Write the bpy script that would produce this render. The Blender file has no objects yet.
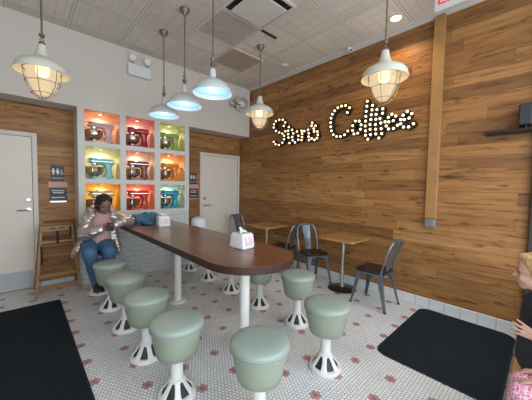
import bpy, bmesh, math, random
from mathutils import Vector, Matrix, noise as mnoise
random.seed(7)
PI = math.pi
D = bpy.data
COL = bpy.context.scene.collection
SC = bpy.context.scene

# ------------------------------------------------------------------ camera
yaw, pit, rol, fpx = 0.751666382, 0.052411633, 0.0185213139, 264.117107
F = Vector((math.sin(yaw)*math.cos(pit), math.cos(yaw)*math.cos(pit), -math.sin(pit)))
R0 = Vector((math.cos(yaw), -math.sin(yaw), 0)); U0 = R0.cross(F)
Rv = math.cos(rol)*R0 + math.sin(rol)*U0
Uv = -math.sin(rol)*R0 + math.cos(rol)*U0
cd = D.cameras.new('camera'); cam = D.objects.new('camera', cd); COL.objects.link(cam)
cd.sensor_width = 36; cd.lens = fpx/532*36; cd.clip_start = 0.02
cam.matrix_world = Matrix(((Rv.x, Uv.x, -F.x, 0), (Rv.y, Uv.y, -F.y, 0), (Rv.z, Uv.z, -F.z, 1.43), (0, 0, 0, 1)))
SC.camera = cam
SC.view_settings.view_transform = 'Standard'; SC.view_settings.look = 'None'
SC.view_settings.gamma = 1; SC.view_settings.use_curve_mapping = False
SC.view_settings.exposure = 0.0

# ------------------------------------------------------------------ world and daylight
w = D.worlds.new('world'); SC.world = w; w.use_nodes = True
w.node_tree.nodes['Background'].inputs[0].default_value = (0.80, 0.90, 1.0, 1)
w.node_tree.nodes['Background'].inputs[1].default_value = 2.0

def lamp(name, kind, loc, energy, color, parent=None, **kw):
    l = D.lights.new(name, kind); l.energy = energy; l.color = color
    for k, v in kw.items(): setattr(l, k, v)
    o = D.objects.new(name, l); COL.objects.link(o); o.location = loc; o.parent = parent
    return o
day = lamp('window_daylight', 'AREA', (1.0, -0.75, 1.75), 112, (0.86, 0.93, 1.0), shape='RECTANGLE', size=5.0, size_y=2.5)
day.rotation_euler = (PI/2, 0, 0)   # shines into the room (+Y)

# ------------------------------------------------------------------ node helpers
class NT:
    def __init__(s, name):
        s.m = D.materials.new(name); s.m.use_nodes = True; s.t = s.m.node_tree; s.b = s.t.nodes['Principled BSDF']
    def n(s, typ, **kw):
        x = s.t.nodes.new(typ)
        for k, v in kw.items(): setattr(x, k, v)
        return x
    def l(s, a, b): s.t.links.new(a, b)
    def inp(s, sock, v):
        if isinstance(v, (int, float)): sock.default_value = v
        elif isinstance(v, (tuple, list)): sock.default_value = tuple(v) if len(v) != 3 or sock.type == 'VECTOR' else tuple(v)+(1,)
        else: s.l(v, sock)
    def math(s, op, a, b=0.0, c=0.0, clamp=False):
        x = s.n('ShaderNodeMath', operation=op); x.use_clamp = clamp
        s.inp(x.inputs[0], a); s.inp(x.inputs[1], b)
        if len(x.inputs) > 2: s.inp(x.inputs[2], c)
        return x.outputs[0]
    def mix(s, f, a, b, mode='MIX'):
        x = s.n('ShaderNodeMix', data_type='RGBA', blend_type=mode)
        s.inp(x.inputs[0], f); s.inp(x.inputs[6], a); s.inp(x.inputs[7], b); return x.outputs[2]
    def xyz(s):
        c = s.n('ShaderNodeTexCoord'); p = s.n('ShaderNodeSeparateXYZ'); s.l(c.outputs['Object'], p.inputs[0])
        s.co = c.outputs['Object']; return p.outputs[0], p.outputs[1], p.outputs[2]
    def comb(s, x, y, z=0.0):
        c = s.n('ShaderNodeCombineXYZ')
        for i, v in enumerate((x, y, z)): s.inp(c.inputs[i], v)
        return c.outputs[0]
    def noise(s, vec, scale, detail=3, rough=.5):
        x = s.n('ShaderNodeTexNoise'); s.inp(x.inputs['Scale'], scale); s.inp(x.inputs['Detail'], detail)
        s.inp(x.inputs['Roughness'], rough)
        if vec is not None: s.l(vec, x.inputs['Vector'])
        return x.outputs['Fac']
    def white(s, vec):
        x = s.n('ShaderNodeTexWhiteNoise', noise_dimensions='3D'); s.l(vec, x.inputs['Vector']); return x.outputs['Value']
    def ramp(s, f, stops, interp='LINEAR'):
        x = s.n('ShaderNodeValToRGB'); s.inp(x.inputs[0], f); cr = x.color_ramp; cr.interpolation = interp
        while len(cr.elements) < len(stops): cr.elements.new(.5)
        for e, (p, c) in zip(cr.elements, stops): e.position = p; e.color = (*c, 1)
        return x.outputs[0]
    def bump(s, h, strength=.3, dist=.01):
        x = s.n('ShaderNodeBump'); x.inputs['Strength'].default_value = strength; x.inputs['Distance'].default_value = dist
        s.l(h, x.inputs['Height']); s.l(x.outputs[0], s.b.inputs['Normal'])
    def set(s, **kw):
        for k, v in kw.items(): s.inp(s.b.inputs[k.replace('_', ' ')], v)
        return s

def plain(name, col, rough=.5, metal=0.0, var=.06, scale=30, spec=.5, bump=0.0, coat=0.0):
    t = NT(name); c = t.n('ShaderNodeTexCoord')
    nz = t.noise(c.outputs['Object'], scale, 3)
    lo = tuple(x*(1-var) for x in col); hi = tuple(min(1, x*(1+var)) for x in col)
    t.set(Base_Color=t.mix(nz, lo, hi), Roughness=rough, Metallic=metal)
    t.b.inputs['Specular IOR Level'].default_value = spec
    t.b.inputs['Coat Weight'].default_value = coat
    if bump: t.bump(nz, bump, .004)
    return t.m
def emit(name, col, strength):
    t = NT(name); t.set(Base_Color=col, Emission_Color=col, Emission_Strength=strength); return t.m

# ------------------------------------------------------------------ materials
M = {}
def wood_wall():
    t = NT('oak_plank_wall'); x, y, z = t.xyz()
    u = t.math('ADD', x, y); H = 0.128
    row = t.math('FLOOR', t.math('DIVIDE', z, H))
    off = t.white(t.comb(row, 3.7, 1.1))
    L = t.math('ADD', 0.9, t.math('MULTIPLY', t.white(t.comb(row, 9.1, 4.2)), 1.0))
    pu = t.math('ADD', t.math('DIVIDE', u, L), t.math('MULTIPLY', off, 5.0))
    pid = t.math('FLOOR', pu)
    rnd = t.white(t.comb(row, pid, 2.0)); rnd2 = t.white(t.comb(row, pid, 8.0))
    base = t.ramp(rnd, [(0, (.21, .098, .034)), (.15, (.28, .130, .042)), (.6, (.345, .163, .053)), (.85, (.37, .178, .060)), (1, (.43, .22, .080))])
    sh = t.math('MULTIPLY', rnd2, 13.0)
    vec = t.comb(t.math('ADD', t.math('MULTIPLY', u, 1.6), sh), t.math('ADD', t.math('MULTIPLY', z, 22.0), sh), sh)
    g = t.noise(vec, 1.6, 6, .62)
    gr = t.ramp(g, [(.30, (.42, .38, .34)), (.46, (.88, .87, .86)), (.70, (1.22, 1.22, 1.22))])
    c = t.mix(1.0, base, gr, 'MULTIPLY')
    # dark knots and splits, stretched along the plank
    kv = t.comb(t.math('ADD', t.math('MULTIPLY', u, 4.6), sh), t.math('MULTIPLY', z, 17.0), sh)
    k = t.noise(kv, 1.0, 4, .6)
    km = t.ramp(k, [(.585, (0, 0, 0)), (.70, (1, 1, 1))])
    c = t.mix(t.math('MULTIPLY', km, .8), c, (.05, .024, .010))
    fz = t.math('FRACT', t.math('DIVIDE', z, H)); fu = t.math('FRACT', pu)
    ez = t.math('LESS_THAN', t.math('MINIMUM', fz, t.math('SUBTRACT', 1.0, fz)), .018)
    eu = t.math('LESS_THAN', fu, .003)
    seam = t.math('MAXIMUM', ez, eu)
    c = t.mix(t.math('MULTIPLY', seam, .6), c, (.05, .024, .012))
    t.set(Base_Color=c, Roughness=.5)
    t.b.inputs['Specular IOR Level'].default_value = .35
    t.bump(t.math('SUBTRACT', g, t.math('MULTIPLY', seam, 2.0)), .25, .003)
    return t.m
M['wall_wood'] = wood_wall()

def hexfloor():
    t = NT('hex_mosaic_floor'); x, y, z = t.xyz()
    p = .0274; q = p*math.sqrt(3); X0, Y0 = 1.459-2.74*2, 2.165-.2847*20
    X = t.math('SUBTRACT', x, X0); Y = t.math('SUBTRACT', y, Y0)
    def cell(dx, dy):
        gx = t.math('SUBTRACT', t.math('FLOORED_MODULO', t.math('ADD', X, p/2+dx), p), p/2)
        gy = t.math('SUBTRACT', t.math('FLOORED_MODULO', t.math('ADD', Y, q/2+dy), q), q/2)
        return gx, gy
    ax, ay = cell(0, 0); bx, by = cell(p/2, q/2)
    def l2(a, b): return t.math('ADD', t.math('MULTIPLY', a, a), t.math('MULTIPLY', b, b))
    s = t.math('LESS_THAN', l2(ax, ay), l2(bx, by)); s1 = t.math('SUBTRACT', 1.0, s)
    gx = t.math('ADD', t.math('MULTIPLY', ax, s), t.math('MULTIPLY', bx, s1))
    gy = t.math('ADD', t.math('MULTIPLY', ay, s), t.math('MULTIPLY', by, s1))
    cx = t.math('SUBTRACT', X, gx); cy = t.math('SUBTRACT', Y, gy)
    hx = t.math('ABSOLUTE', gx); hy = t.math('ABSOLUTE', gy)
    hd = t.math('MAXIMUM', hx, t.math('ADD', t.math('MULTIPLY', hx, .5), t.math('MULTIPLY', hy, .8660)))
    grout = t.math('GREATER_THAN', hd, p/2*.87)
    FX, FY = p*10, q*6
    fx = t.math('SUBTRACT', t.math('FLOORED_MODULO', t.math('ADD', cx, FX/2), FX), FX/2)
    fy = t.math('SUBTRACT', t.math('FLOORED_MODULO', t.math('ADD', cy, FY/2), FY), FY/2)
    fd = t.math('SQRT', l2(fx, fy))
    red = t.math('LESS_THAN', fd, p*1.25); cen = t.math('LESS_THAN', fd, p*.4)
    rnd = t.white(t.comb(cx, cy, 1.0))
    tile = t.mix(rnd, (.74, .75, .75), (.84, .85, .85))
    rc = t.mix(rnd, (.50, .20, .21), (.60, .30, .30))
    c = t.mix(red, tile, rc); c = t.mix(cen, c, (.30, .16, .16))
    big = t.noise(t.co, 1.3, 3)
    c = t.mix(grout, c, (.20, .205, .21))
    dirt = t.ramp(big, [(.3, (.80, .79, .77)), (.7, (1, 1, 1))])
    c = t.mix(1.0, c, dirt, 'MULTIPLY')
    t.set(Base_Color=c, Roughness=t.math('ADD', .32, t.math('MULTIPLY', grout, .4)))
    t.b.inputs['Specular IOR Level'].default_value = .4
    t.bump(t.math('SUBTRACT', 1.0, grout), .15, .002)
    return t.m
M['floor'] = hexfloor()

def brickmat(name, axis, bw, bh, col, mortar, stag=.5, ms=.004, rough=.3):
    t = NT(name); x, y, z = t.xyz()
    v = t.comb(x if axis == 'x' else y, z, 0.0)
    b = t.n('ShaderNodeTexBrick'); b.offset = stag
    t.l(v, b.inputs['Vector'])
    b.inputs['Scale'].default_value = 1; b.inputs['Brick Width'].default_value = bw; b.inputs['Row Height'].default_value = bh
    b.inputs['Mortar Size'].default_value = ms; b.inputs['Mortar Smooth'].default_value = .1
    b.inputs['Color1'].default_value = (*col, 1); b.inputs['Color2'].default_value = (*[c*.94 for c in col], 1); b.inputs['Mortar'].default_value = (*mortar, 1)
    t.set(Base_Color=b.outputs[0], Roughness=rough); return t.m
M['tile_small'] = brickmat('small_white_wall_tile', 'x', .152, .076, (.55, .56, .55), (.36, .36, .36))
M['base_tile_x'] = brickmat('cove_base_tile_back', 'x', .152, .3, (.70, .72, .71), (.42, .43, .43), 0)
M['base_tile_y'] = brickmat('cove_base_tile_right', 'y', .152, .3, (.70, .72, .71), (.42, .43, .43), 0)

def ceilmat():
    t = NT('pressed_ceiling_tiles'); x, y, z = t.xyz()
    P = .6
    def f(a, o): return t.math('FRACT', t.math('DIVIDE', t.math('ADD', a, o+6.0), P))
    fx = f(x, .1); fy = f(y, -.02)
    def edge(a): return t.math('MINIMUM', a, t.math('SUBTRACT', 1.0, a))
    d = t.math('MINIMUM', edge(fx), edge(fy))
    grid = t.math('LESS_THAN', d, .022)
    gline = t.math('MULTIPLY', t.math('GREATER_THAN', d, .018), t.math('LESS_THAN', d, .034))
    r1 = t.math('COMPARE', d, .105, .012)
    def sub(a, o):
        q = t.math('FRACT', t.math('DIVIDE', t.math('ADD', a, o+6.0), P/4)); return t.math('LESS_THAN', edge(q), .07)
    inside = t.math('GREATER_THAN', d, .12)
    r2 = t.math('MULTIPLY', sub(x, .1), inside); r3 = t.math('MULTIPLY', t.math('MULTIPLY', sub(y, -.02), inside), .8)
    rr = t.math('MAXIMUM', r1, t.math('MAXIMUM', r2, r3))
    tid = t.white(t.comb(t.math('FLOOR', t.math('DIVIDE', t.math('ADD', x, 6.1), P)), t.math('FLOOR', t.math('DIVIDE', t.math('ADD', y, 5.98), P)), 0))
    base = t.mix(tid, (.68, .615, .54), (.76, .70, .62))
    sm = t.noise(t.co, 2.2, 3)
    base = t.mix(1.0, base, t.ramp(sm, [(.3, (.88, .87, .86)), (.7, (1, 1, 1))]), 'MULTIPLY')
    c = t.mix(grid, base, (.66, .63, .59))
    c = t.mix(t.math('MULTIPLY', gline, .7), c, (.30, .27, .24))
    c = t.mix(t.math('MULTIPLY', rr, .24), c, (.36, .33, .30))
    t.set(Base_Color=c, Roughness=.7)
    t.bump(t.math('ADD', grid, t.math('MULTIPLY', rr, -1.0)), .5, .01)
    return t.m
M['ceiling'] = ceilmat()
M['paint'] = plain('warm_grey_wall_paint', (.62, .575, .52), .75, var=.02, scale=3)
M['paint_white'] = plain('white_trim_paint', (.60, .565, .52), .55, var=.02, scale=4)
M['door'] = plain('off_white_door_paint', (.66, .60, .515), .45, var=.03, scale=3)
M['kick'] = plain('satin_aluminium_kick_plate', (.42, .43, .44), .45, .5, .05, 8)
M['steel'] = plain('brushed_steel', (.55, .55, .56), .3, 1, .08, 40)
M['chrome'] = plain('chrome', (.75, .75, .75), .12, 1, .02)
M['bronze'] = plain('aged_nickel_fitting', (.20, .165, .125), .42, .6, .15, 60)
M['vinyl'] = plain('sage_green_vinyl', (.275, .335, .290), .34, 0, .04, 12, .5, .05)
M['vinyl_side'] = plain('sage_green_vinyl_side', (.285, .325, .250), .42, 0, .04, 12)
M['enamel'] = plain('white_enamel', (.72, .72, .68), .3, 0, .04, 20)
M['slot'] = plain('dark_blue_casting_recess', (.018, .022, .032), .5, 0, .1, 30)
M['mat'] = plain('black_rubber_mat', (.008, .013, .018), .85, 0, .35, 26, .2, .3)
M['mat_edge'] = plain('black_mat_border', (.008, .012, .016), .85, 0, .1, 30)
M['black'] = plain('black_plastic', (.012, .012, .013), .45, 0, .1)
M['slab'] = None
def table_wood(name, a, b, rough, coat):
    t = NT(name); x, y, z = t.xyz()
    pl = t.math('FLOOR', t.math('DIVIDE', x, .09))
    rnd = t.white(t.comb(pl, t.math('FLOOR', t.math('ADD', t.math('MULTIPLY', y, .9), t.math('MULTIPLY', pl, .37))), 0))
    g = t.noise(t.comb(t.math('MULTIPLY', x, 40.0), t.math('MULTIPLY', y, 3.0), t.math('MULTIPLY', z, 40.0)), 1.2, 5, .6)
    c = t.mix(t.math('ADD', t.math('MULTIPLY', rnd, .45), t.math('MULTIPLY', g, .5)), a, b)
    t.set(Base_Color=c, Roughness=rough); t.b.inputs['Coat Weight'].default_value = coat; t.b.inputs['Coat Roughness'].default_value = .18
    return t.m
M['slab'] = table_wood('dark_walnut_tabletop', (.070, .025, .013), (.25, .10, .050), .28, .22)
M['slab_edge'] = plain('dark_walnut_edge', (.042, .017, .011), .4, 0, .3, 20)
M['oak_top'] = table_wood('light_oak_tabletop', (.30, .155, .055), (.50, .28, .11), .4, .2)
M['post_wood'] = plain('honey_oak_post', (.36, .19, .065), .5, 0, .22, 7)
M['hc_wood'] = plain('golden_highchair_wood', (.27, .135, .045), .45, 0, .18, 14)
M['gun'] = plain('brushed_gunmetal', (.17, .205, .24), .38, .7, .6, 9)
M['gun_seat'] = plain('dark_worn_metal_seat', (.045, .038, .033), .3, .6, .5, 9)
M['letter'] = plain('black_metal_letter', (.022, .018, .015), .5, .4, .2)
M['bulb'] = emit('warm_bulb_glow', (1, .78, .48), 2.4)
M['shade_white'] = plain('white_enamel_shade', (.52, .56, .55), .4, 0, .02)
M['shade_cream'] = plain('aged_cream_enamel_shade', (.60, .60, .52), .4, 0, .04)
M['led'] = emit('cool_led_lamp', (.34, .58, .90), .72)
M['hot'] = emit('filament_glow', (1, .80, .48), 6)
M['recess_glow'] = emit('warm_recessed_lamp', (1, .72, .38), 5)
M['red_ink'] = emit('red_exit_letters', (.8, .03, .02), .5)
M['white_plastic'] = plain('white_plastic', (.70, .72, .72), .35, 0, .02)
M['grey_metal'] = plain('grey_metal_box', (.22, .24, .25), .45, .3, .08)
M['dark_sign'] = plain('charcoal_sign', (.025, .028, .032), .5)
M['sign_white'] = plain('white_sign_print', (.62, .66, .68), .5)
M['pink'] = plain('pink_paper_sign', (.55, .30, .27), .6, 0, .04)
M['paper'] = plain('white_napkin_paper', (.74, .74, .72), .8)
M['denim_jacket'] = plain('blue_denim_cloth', (.055, .14, .22), .8, 0, .6, 22, .3, .5)
def lampglass():
    t = NT('glowing_prismatic_glass')
    tr = t.n('ShaderNodeBsdfTransparent'); tr.inputs[0].default_value = (1, .95, .85, 1)
    em = t.n('ShaderNodeEmission'); em.inputs[0].default_value = (1, .76, .47, 1); em.inputs[1].default_value = .88
    lw = t.n('ShaderNodeLayerWeight'); lw.inputs[0].default_value = .5
    gl = t.n('ShaderNodeBsdfGlossy'); gl.inputs['Roughness'].default_value = .15
    m1 = t.n('ShaderNodeMixShader'); m1.inputs[0].default_value = .86
    t.l(tr.outputs[0], m1.inputs[1]); t.l(em.outputs[0], m1.inputs[2])
    m2 = t.n('ShaderNodeMixShader'); t.l(t.math('MULTIPLY', lw.outputs[1], .2), m2.inputs[0]); t.l(m1.outputs[0], m2.inputs[1]); t.l(gl.outputs[0], m2.inputs[2])
    t.l(m2.outputs[0], t.t.nodes['Material Output'].inputs[0]); return t.m
M['lampglass'] = lampglass()

# ------------------------------------------------------------------ mesh helpers
def finish(name, bm, mat, parent=None, loc=None, smooth=False, kind=None, mats=None):
    bmesh.ops.recalc_face_normals(bm, faces=bm.faces)
    me = D.meshes.new(name); bm.to_mesh(me); bm.free()
    for m in (mats or [mat]): me.materials.append(m)
    if smooth:
        me.polygons.foreach_set('use_smooth', [True]*len(me.polygons)); me.update()
        try: me.set_sharp_from_angle(angle=math.radians(smooth if smooth is not True else 40))
        except Exception: pass
    o = D.objects.new(name, me); COL.objects.link(o); o.parent = parent
    if loc: o.location = loc
    if kind: o['kind'] = kind
    return o
def B(bm=None): return bm or bmesh.new()
def box(bm, lo, hi, bev=0, seg=2, mtx=None, mi=0):
    lo, hi = Vector(lo), Vector(hi)
    r = bmesh.ops.create_cube(bm, size=1)
    vs = r['verts']
    for v in vs: v.co = Vector(((lo[i]+hi[i])/2 + v.co[i]*(hi[i]-lo[i]) for i in range(3)))
    fs = list({f for v in vs for f in v.link_faces})
    for f in fs: f.material_index = mi
    if bev:
        es = list({e for v in vs for e in v.link_edges})
        rr = bmesh.ops.bevel(bm, geom=es, offset=bev, segments=seg, affect='EDGES', profile=.5, material=-1)
        vs = list({v for f in rr['faces'] for v in f.verts} | {v for v in vs if v.is_valid})
    if mtx:
        for v in vs: v.co = mtx @ v.co
    return vs
def lathe(bm, prof, n=24, cap0=True, cap1=True, c=(0, 0, 0), axis=None):
    rot = Matrix.Identity(3)
    if axis: rot = Vector((0, 0, 1)).rotation_difference(Vector(axis).normalized()).to_matrix()
    rings = []
    for r, z in prof:
        if r < 1e-6: rings.append([bm.verts.new(Vector(c)+rot@Vector((0, 0, z)))])
        else: rings.append([bm.verts.new(Vector(c)+rot@Vector((r*math.cos(2*PI*i/n), r*math.sin(2*PI*i/n), z))) for i in range(n)])
    for a, b in zip(rings, rings[1:]):
        for i in range(n):
            j = (i+1) % n
            if len(a) == 1 and len(b) == 1: continue
            if len(a) == 1: bm.faces.new((a[0], b[j], b[i]))
            elif len(b) == 1: bm.faces.new((a[i], a[j], b[0]))
            else: bm.faces.new((a[i], a[j], b[j], b[i]))
    if cap0 and len(rings[0]) > 1: bm.faces.new(rings[0][::-1])
    if cap1 and len(rings[-1]) > 1: bm.faces.new(rings[-1])
    return bm
def tube(bm, pts, r, n=8, closed=False, flat=None):
    pts = [Vector(p) for p in pts]; N = len(pts); rings = []
    rr = r if isinstance(r, (list, tuple)) else [r]*N
    up = None
    for i, p in enumerate(pts):
        a = pts[(i-1) % N] if (i > 0 or closed) else p; b = pts[(i+1) % N] if (i < N-1 or closed) else p
        d = (b-a).normalized()
        if up is None:
            up = Vector((0, 0, 1)) if abs(d.z) < .9 else Vector((1, 0, 0))
        s = d.cross(up)
        if s.length < 1e-5: s = d.cross(Vector((0, 1, 0)))
        s.normalize(); up = s.cross(d).normalized()
        ring = []
        for k in range(n):
            an = 2*PI*k/n
            q = s*math.cos(an)*rr[i] + up*math.sin(an)*rr[i]
            if flat: q = q - flat[0]*(q.dot(flat[0]))*(1-flat[1])
            ring.append(bm.verts.new(p+q))
        rings.append(ring)
    M_ = N if closed else N-1
    for i in range(M_):
        a, b = rings[i], rings[(i+1) % N]
        for k in range(n):
            j = (k+1) % n; bm.faces.new((a[k], a[j], b[j], b[k]))
    if not closed: bm.faces.new(rings[0][::-1]); bm.faces.new(rings[-1])
    return bm
def prism(bm, pts, z0, z1, bev=0):   # outline in xy
    lo = [bm.verts.new((x, y, z0)) for x, y in pts]; hi = [bm.verts.new((x, y, z1)) for x, y in pts]
    f0 = bm.faces.new(lo[::-1]); f1 = bm.faces.new(hi); n = len(pts)
    for i in range(n): bm.faces.new((lo[i], lo[(i+1) % n], hi[(i+1) % n], hi[i]))
    if bev: bmesh.ops.bevel(bm, geom=list(f1.edges)+list(f0.edges), offset=bev, segments=2, affect='EDGES')
    return bm
def sphere(bm, c, r, n=12, sc=(1, 1, 1), mtx=None):
    v = bmesh.ops.create_uvsphere(bm, u_segments=n, v_segments=max(6, n*2//3), radius=r)['verts']
    for x in v:
        q = Vector((x.co.x*sc[0], x.co.y*sc[1], x.co.z*sc[2]))
        if mtx: q = mtx @ q
        x.co = q + Vector(c)
    return v
def rrect(x0, y0, x1, y1, r, n=6):
    out = []
    for cx, cy, a0 in ((x1-r, y1-r, 0), (x0+r, y1-r, PI/2), (x0+r, y0+r, PI), (x1-r, y0+r, 1.5*PI)):
        for k in range(n+1):
            a = a0+PI/2*k/n; out.append((cx+r*math.cos(a), cy+r*math.sin(a)))
    return out
def thing(name, label, cat, loc=(0, 0, 0), rz=0, group=None):
    o = D.objects.new(name, None); COL.objects.link(o); o.location = loc; o.rotation_euler = (0, 0, rz)
    o.empty_display_size = .1
    o['label'] = label; o['category'] = cat
    if group: o['group'] = group
    return o
def tag(o, label, cat, group=None):
    o['label'] = label; o['category'] = cat
    if group: o['group'] = group
    return o
def dup(root, loc, rz, label):
    r = root.copy(); COL.objects.link(r); r.location = loc; r.rotation_euler = (0, 0, rz); r['label'] = label
    def rec(a, b):
        for ch in list(a.children):
            c = ch.copy(); COL.objects.link(c); c.parent = b; rec(ch, c)
    rec(root, r)
    return r
def text_mesh(name, body, size, mat, parent, loc, rot, depth=.001, sx=1.0):
    cu = D.curves.new('txt', 'FONT'); cu.body = body; cu.size = size; cu.extrude = depth
    cu.align_x = 'CENTER'; cu.align_y = 'CENTER'
    o = D.objects.new('txt', cu); COL.objects.link(o)
    bpy.context.view_layer.update()
    me = D.meshes.new_from_object(o.evaluated_get(bpy.context.evaluated_depsgraph_get()))
    D.objects.remove(o); me.materials.clear(); me.materials.append(mat); me.name = name
    t = D.objects.new(name, me); COL.objects.link(t); t.parent = parent; t.location = loc; t.rotation_euler = rot; t.scale = (sx, 1, 1)
    return t
def struct(name, bm, mat, **kw): return finish(name, bm, mat, kind='structure', **kw)

# ------------------------------------------------------------------ room shell
XL, XR, YF, YN, YB, H = -1.7, 3.57, -.62, 4.375, 4.704, 3.43
ZS = 2.452
b = B(); box(b, (XL-.1, YF-.1, -.1), (XR+.1, YB+.12, 0)); struct('floor', b, M['floor'])
b = B(); box(b, (XL-.1, YF-.1, H), (XR+.1, YB+.12, H+.08)); struct('ceiling', b, M['ceiling'])
b = B(); box(b, (XR, .115, 0), (XR+.1, YB+.12, H)); struct('wall_right', b, M['wall_wood'])
b = B(); box(b, (XR, YF-.1, 0), (XR+.1, .112, H)); struct('wall_right_front', b, M['paint_white'])
b = B(); box(b, (XL-.1, YF-.1, 0), (XL, YB+.12, H)); struct('wall_left', b, M['paint'])
# back wood wall with door holes is one slab; doors sit proud of it
b = B(); box(b, (XL, YB, 0), (XR, YB+.12, ZS+.1)); struct('wall_back', b, M['wall_wood'])
# painted wall over the recesses (soffit) + niche block
NX = [(.668, 1.108), (1.186, 1.612), (1.703, 2.131)]
NZ = [(2.005, 2.443), (1.488, 1.938), (1.020, 1.422)]
X0, X1 = .59, 2.208
b = B(); box(b, (XL, YN, ZS), (X0, YB+.12, H)); box(b, (X1, YN, ZS), (XR, YB+.12, H)); box(b, (X0, YN, ZS), (X1, YB+.12, H))
struct('wall_soffit', b, M['paint'])
b = B()
ZT = .985
xs = [X0] + [v for p in NX for v in p] + [X1]
zs = [ZT] + [v for p in NZ[::-1] for v in p] + [ZS]
D_N = .27
for i in range(0, 7, 2): box(b, (xs[i], YN, zs[0]), (xs[i+1], YN+D_N, zs[-1]))
for i in range(1, 7, 2):
    for j in range(0, 7, 2): box(b, (xs[i], YN, zs[j]), (xs[i+1], YN+D_N, zs[j+1]))
struct('wall_niche', b, M['paint_white'])
b = B(); box(b, (X0, YN+D_N, ZT), (X1, YB-.001, ZS)); struct('wall_niche_back', b, M['paint_white'])
b = B(); box(b, (X0, YN, 0), (X1, YB-.001, ZT)); struct('wall_niche_tiled', b, M['tile_small'])
# painted linings of the nine niches
lin = [[(.82, .50, .30), (.80, .42, .34), (.66, .64, .34)],
       [(.82, .74, .42), (.82, .54, .38), (.82, .50, .22)],
       [(.88, .52, .10), (.85, .36, .20), (.62, .68, .48)]]
k = 0
for j, (z0, z1) in enumerate(NZ):
    for i, (x0, x1) in enumerate(NX):
        m = plain('niche_paint', lin[j][i], .7, 0, .02, 3); t = .004; b = B()
        box(b, (x0, YN+D_N-t, z0), (x1, YN+D_N, z1)); box(b, (x0, YN+.012, z0+.0), (x0+t, YN+D_N-t, z1)); box(b, (x1-t, YN+.012, z0), (x1, YN+D_N-t, z1))
        box(b, (x0+t, YN+.012, z1-t), (x1-t, YN+D_N-t, z1))
        k += 1; struct('trim_%d' % k, b, m)
# tile base of the walls
b = B(); box(b, (XR-.012, .130, 0), (XR, YB, .118), .004); struct('baseboard_right', b, M['base_tile_y'])
b = B(); box(b, (.188, YB-.012, 0), (X0, YB, .118), .004); box(b, (X1, YB-.012, 0), (2.59, YB, .118), .004); struct('baseboard_back', b, M['base_tile_x'])
# ceiling edge trim
b = B(); box(b, (XR-.075, .0, H-.022), (XR, YN, H)); struct('trim_10', b, M['paint_white'])
b = B(); box(b, (XR-.03, .0, H-.04), (XR, YN, H-.022)); struct('trim_11', b, M['paint_white'])
# storefront: open window bays, mullions, sill and header behind the camera
b = B()
box(b, (XL, YF-.06, 0), (XR, YF+.02, .30)); box(b, (XL, YF-.06, 3.05), (XR, YF+.02, H))
for x in (XL, -.35, .75, 2.1, XR-.06): box(b, (x, YF-.05, .30), (x+.06, YF+.01, 3.05))
struct('wall_front', b, plain('storefront_frame', (.05, .05, .055), .5))
b = B(); box(b, (1.55, YF+.02, 0), (XR-.002, -.12, .37), .01); struct('trim_12', b, M['post_wood'])      # window seat
b = B(); box(b, (2.0, -.05, 0), (XR-.002, .128, .05), .006); struct('trim_13', b, M['post_wood'])      # wooden threshold by the mat
b = B(); box(b, (XR-.05, .02, .052), (XR-.001, .112, H-.05), .004); struct('trim_14', b, plain('dark_corner_trim', (.04, .03, .024), .5))
b = B(); box(b, (-6, -8, -.14), (8, YF-.1, -.1)); struct('ground', b, plain('pavement', (.38, .38, .37), .8))

# doors
def door(n, x0, x1, ztop, lever, kick, name_label):
    fr = B(); t = .052
    yf = YB-.03
    box(fr, (x0, yf, 0), (x0+t, YB, ztop), .004); box(fr, (x1-t, yf, 0), (x1, YB, ztop), .004); box(fr, (x0+t, yf, ztop-t), (x1-t, YB, ztop), .004)
    root = struct('door_%d' % n, fr, M['paint_white'])
    s = B(); box(s, (x0+t+.004, YB-.012, .012), (x1-t-.004, YB-.001, ztop-t-.004), .002); finish('door_leaf', s, M['door'], root)
    if kick:
        s = B(); box(s, (x0+t+.02, YB-.016, .02), (x1-t-.02, YB-.012, .25), .001); finish('kick_plate', s, M['kick'], root)
    s = B(); lx, lz, sg = lever
    lathe(s, [(.027, 0), (.027, .012), (.012, .014), (.012, .05), (0, .052)], 16, c=(lx, YB-.012, lz), axis=(0, -1, 0))
    tube(s, [(lx, YB-.055, lz), (lx+sg*.05, YB-.058, lz), (lx+sg*.115, YB-.052, lz-.004)], .0095, 8)
    finish('door_handle', s, M['steel'], root, smooth=True)
    s = B(); lathe(s, [(.028, 0), (.028, .012), (.022, .018), (0, .018)], 16, c=(lx, YB-.012, lz+.135), axis=(0, -1, 0))
    finish('deadbolt', s, M['steel'], root, smooth=True)
    return root
door(1, -.82, .185, 2.072, (.085, 1.06, -1), True, '')
door(2, 2.595, 3.56, 2.072, (2.70, 1.03, 1), False, '')

# oak post on the right wall
b = B(); box(b, (XR-.045, .885, 1.085), (XR-.001, .998, H-.03), .004); tag(finish('wall_post', b, M['post_wood']), 'honey coloured vertical oak board fixed on the plank wall', 'post')
t = thing('outlet_box', 'small grey metal electrical box at the foot of the oak board', 'outlet', (XR-.001, .94, 1.03))
b = B(); box(b, (-.055, -.055, -.05), (0, .055, .05), .006); finish('housing', b, M['grey_metal'], t)
b = B(); box(b, (-.060, -.042, -.036), (-.055, .042, .036), .002); finish('cover_plate', b, M['steel'], t)

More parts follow.
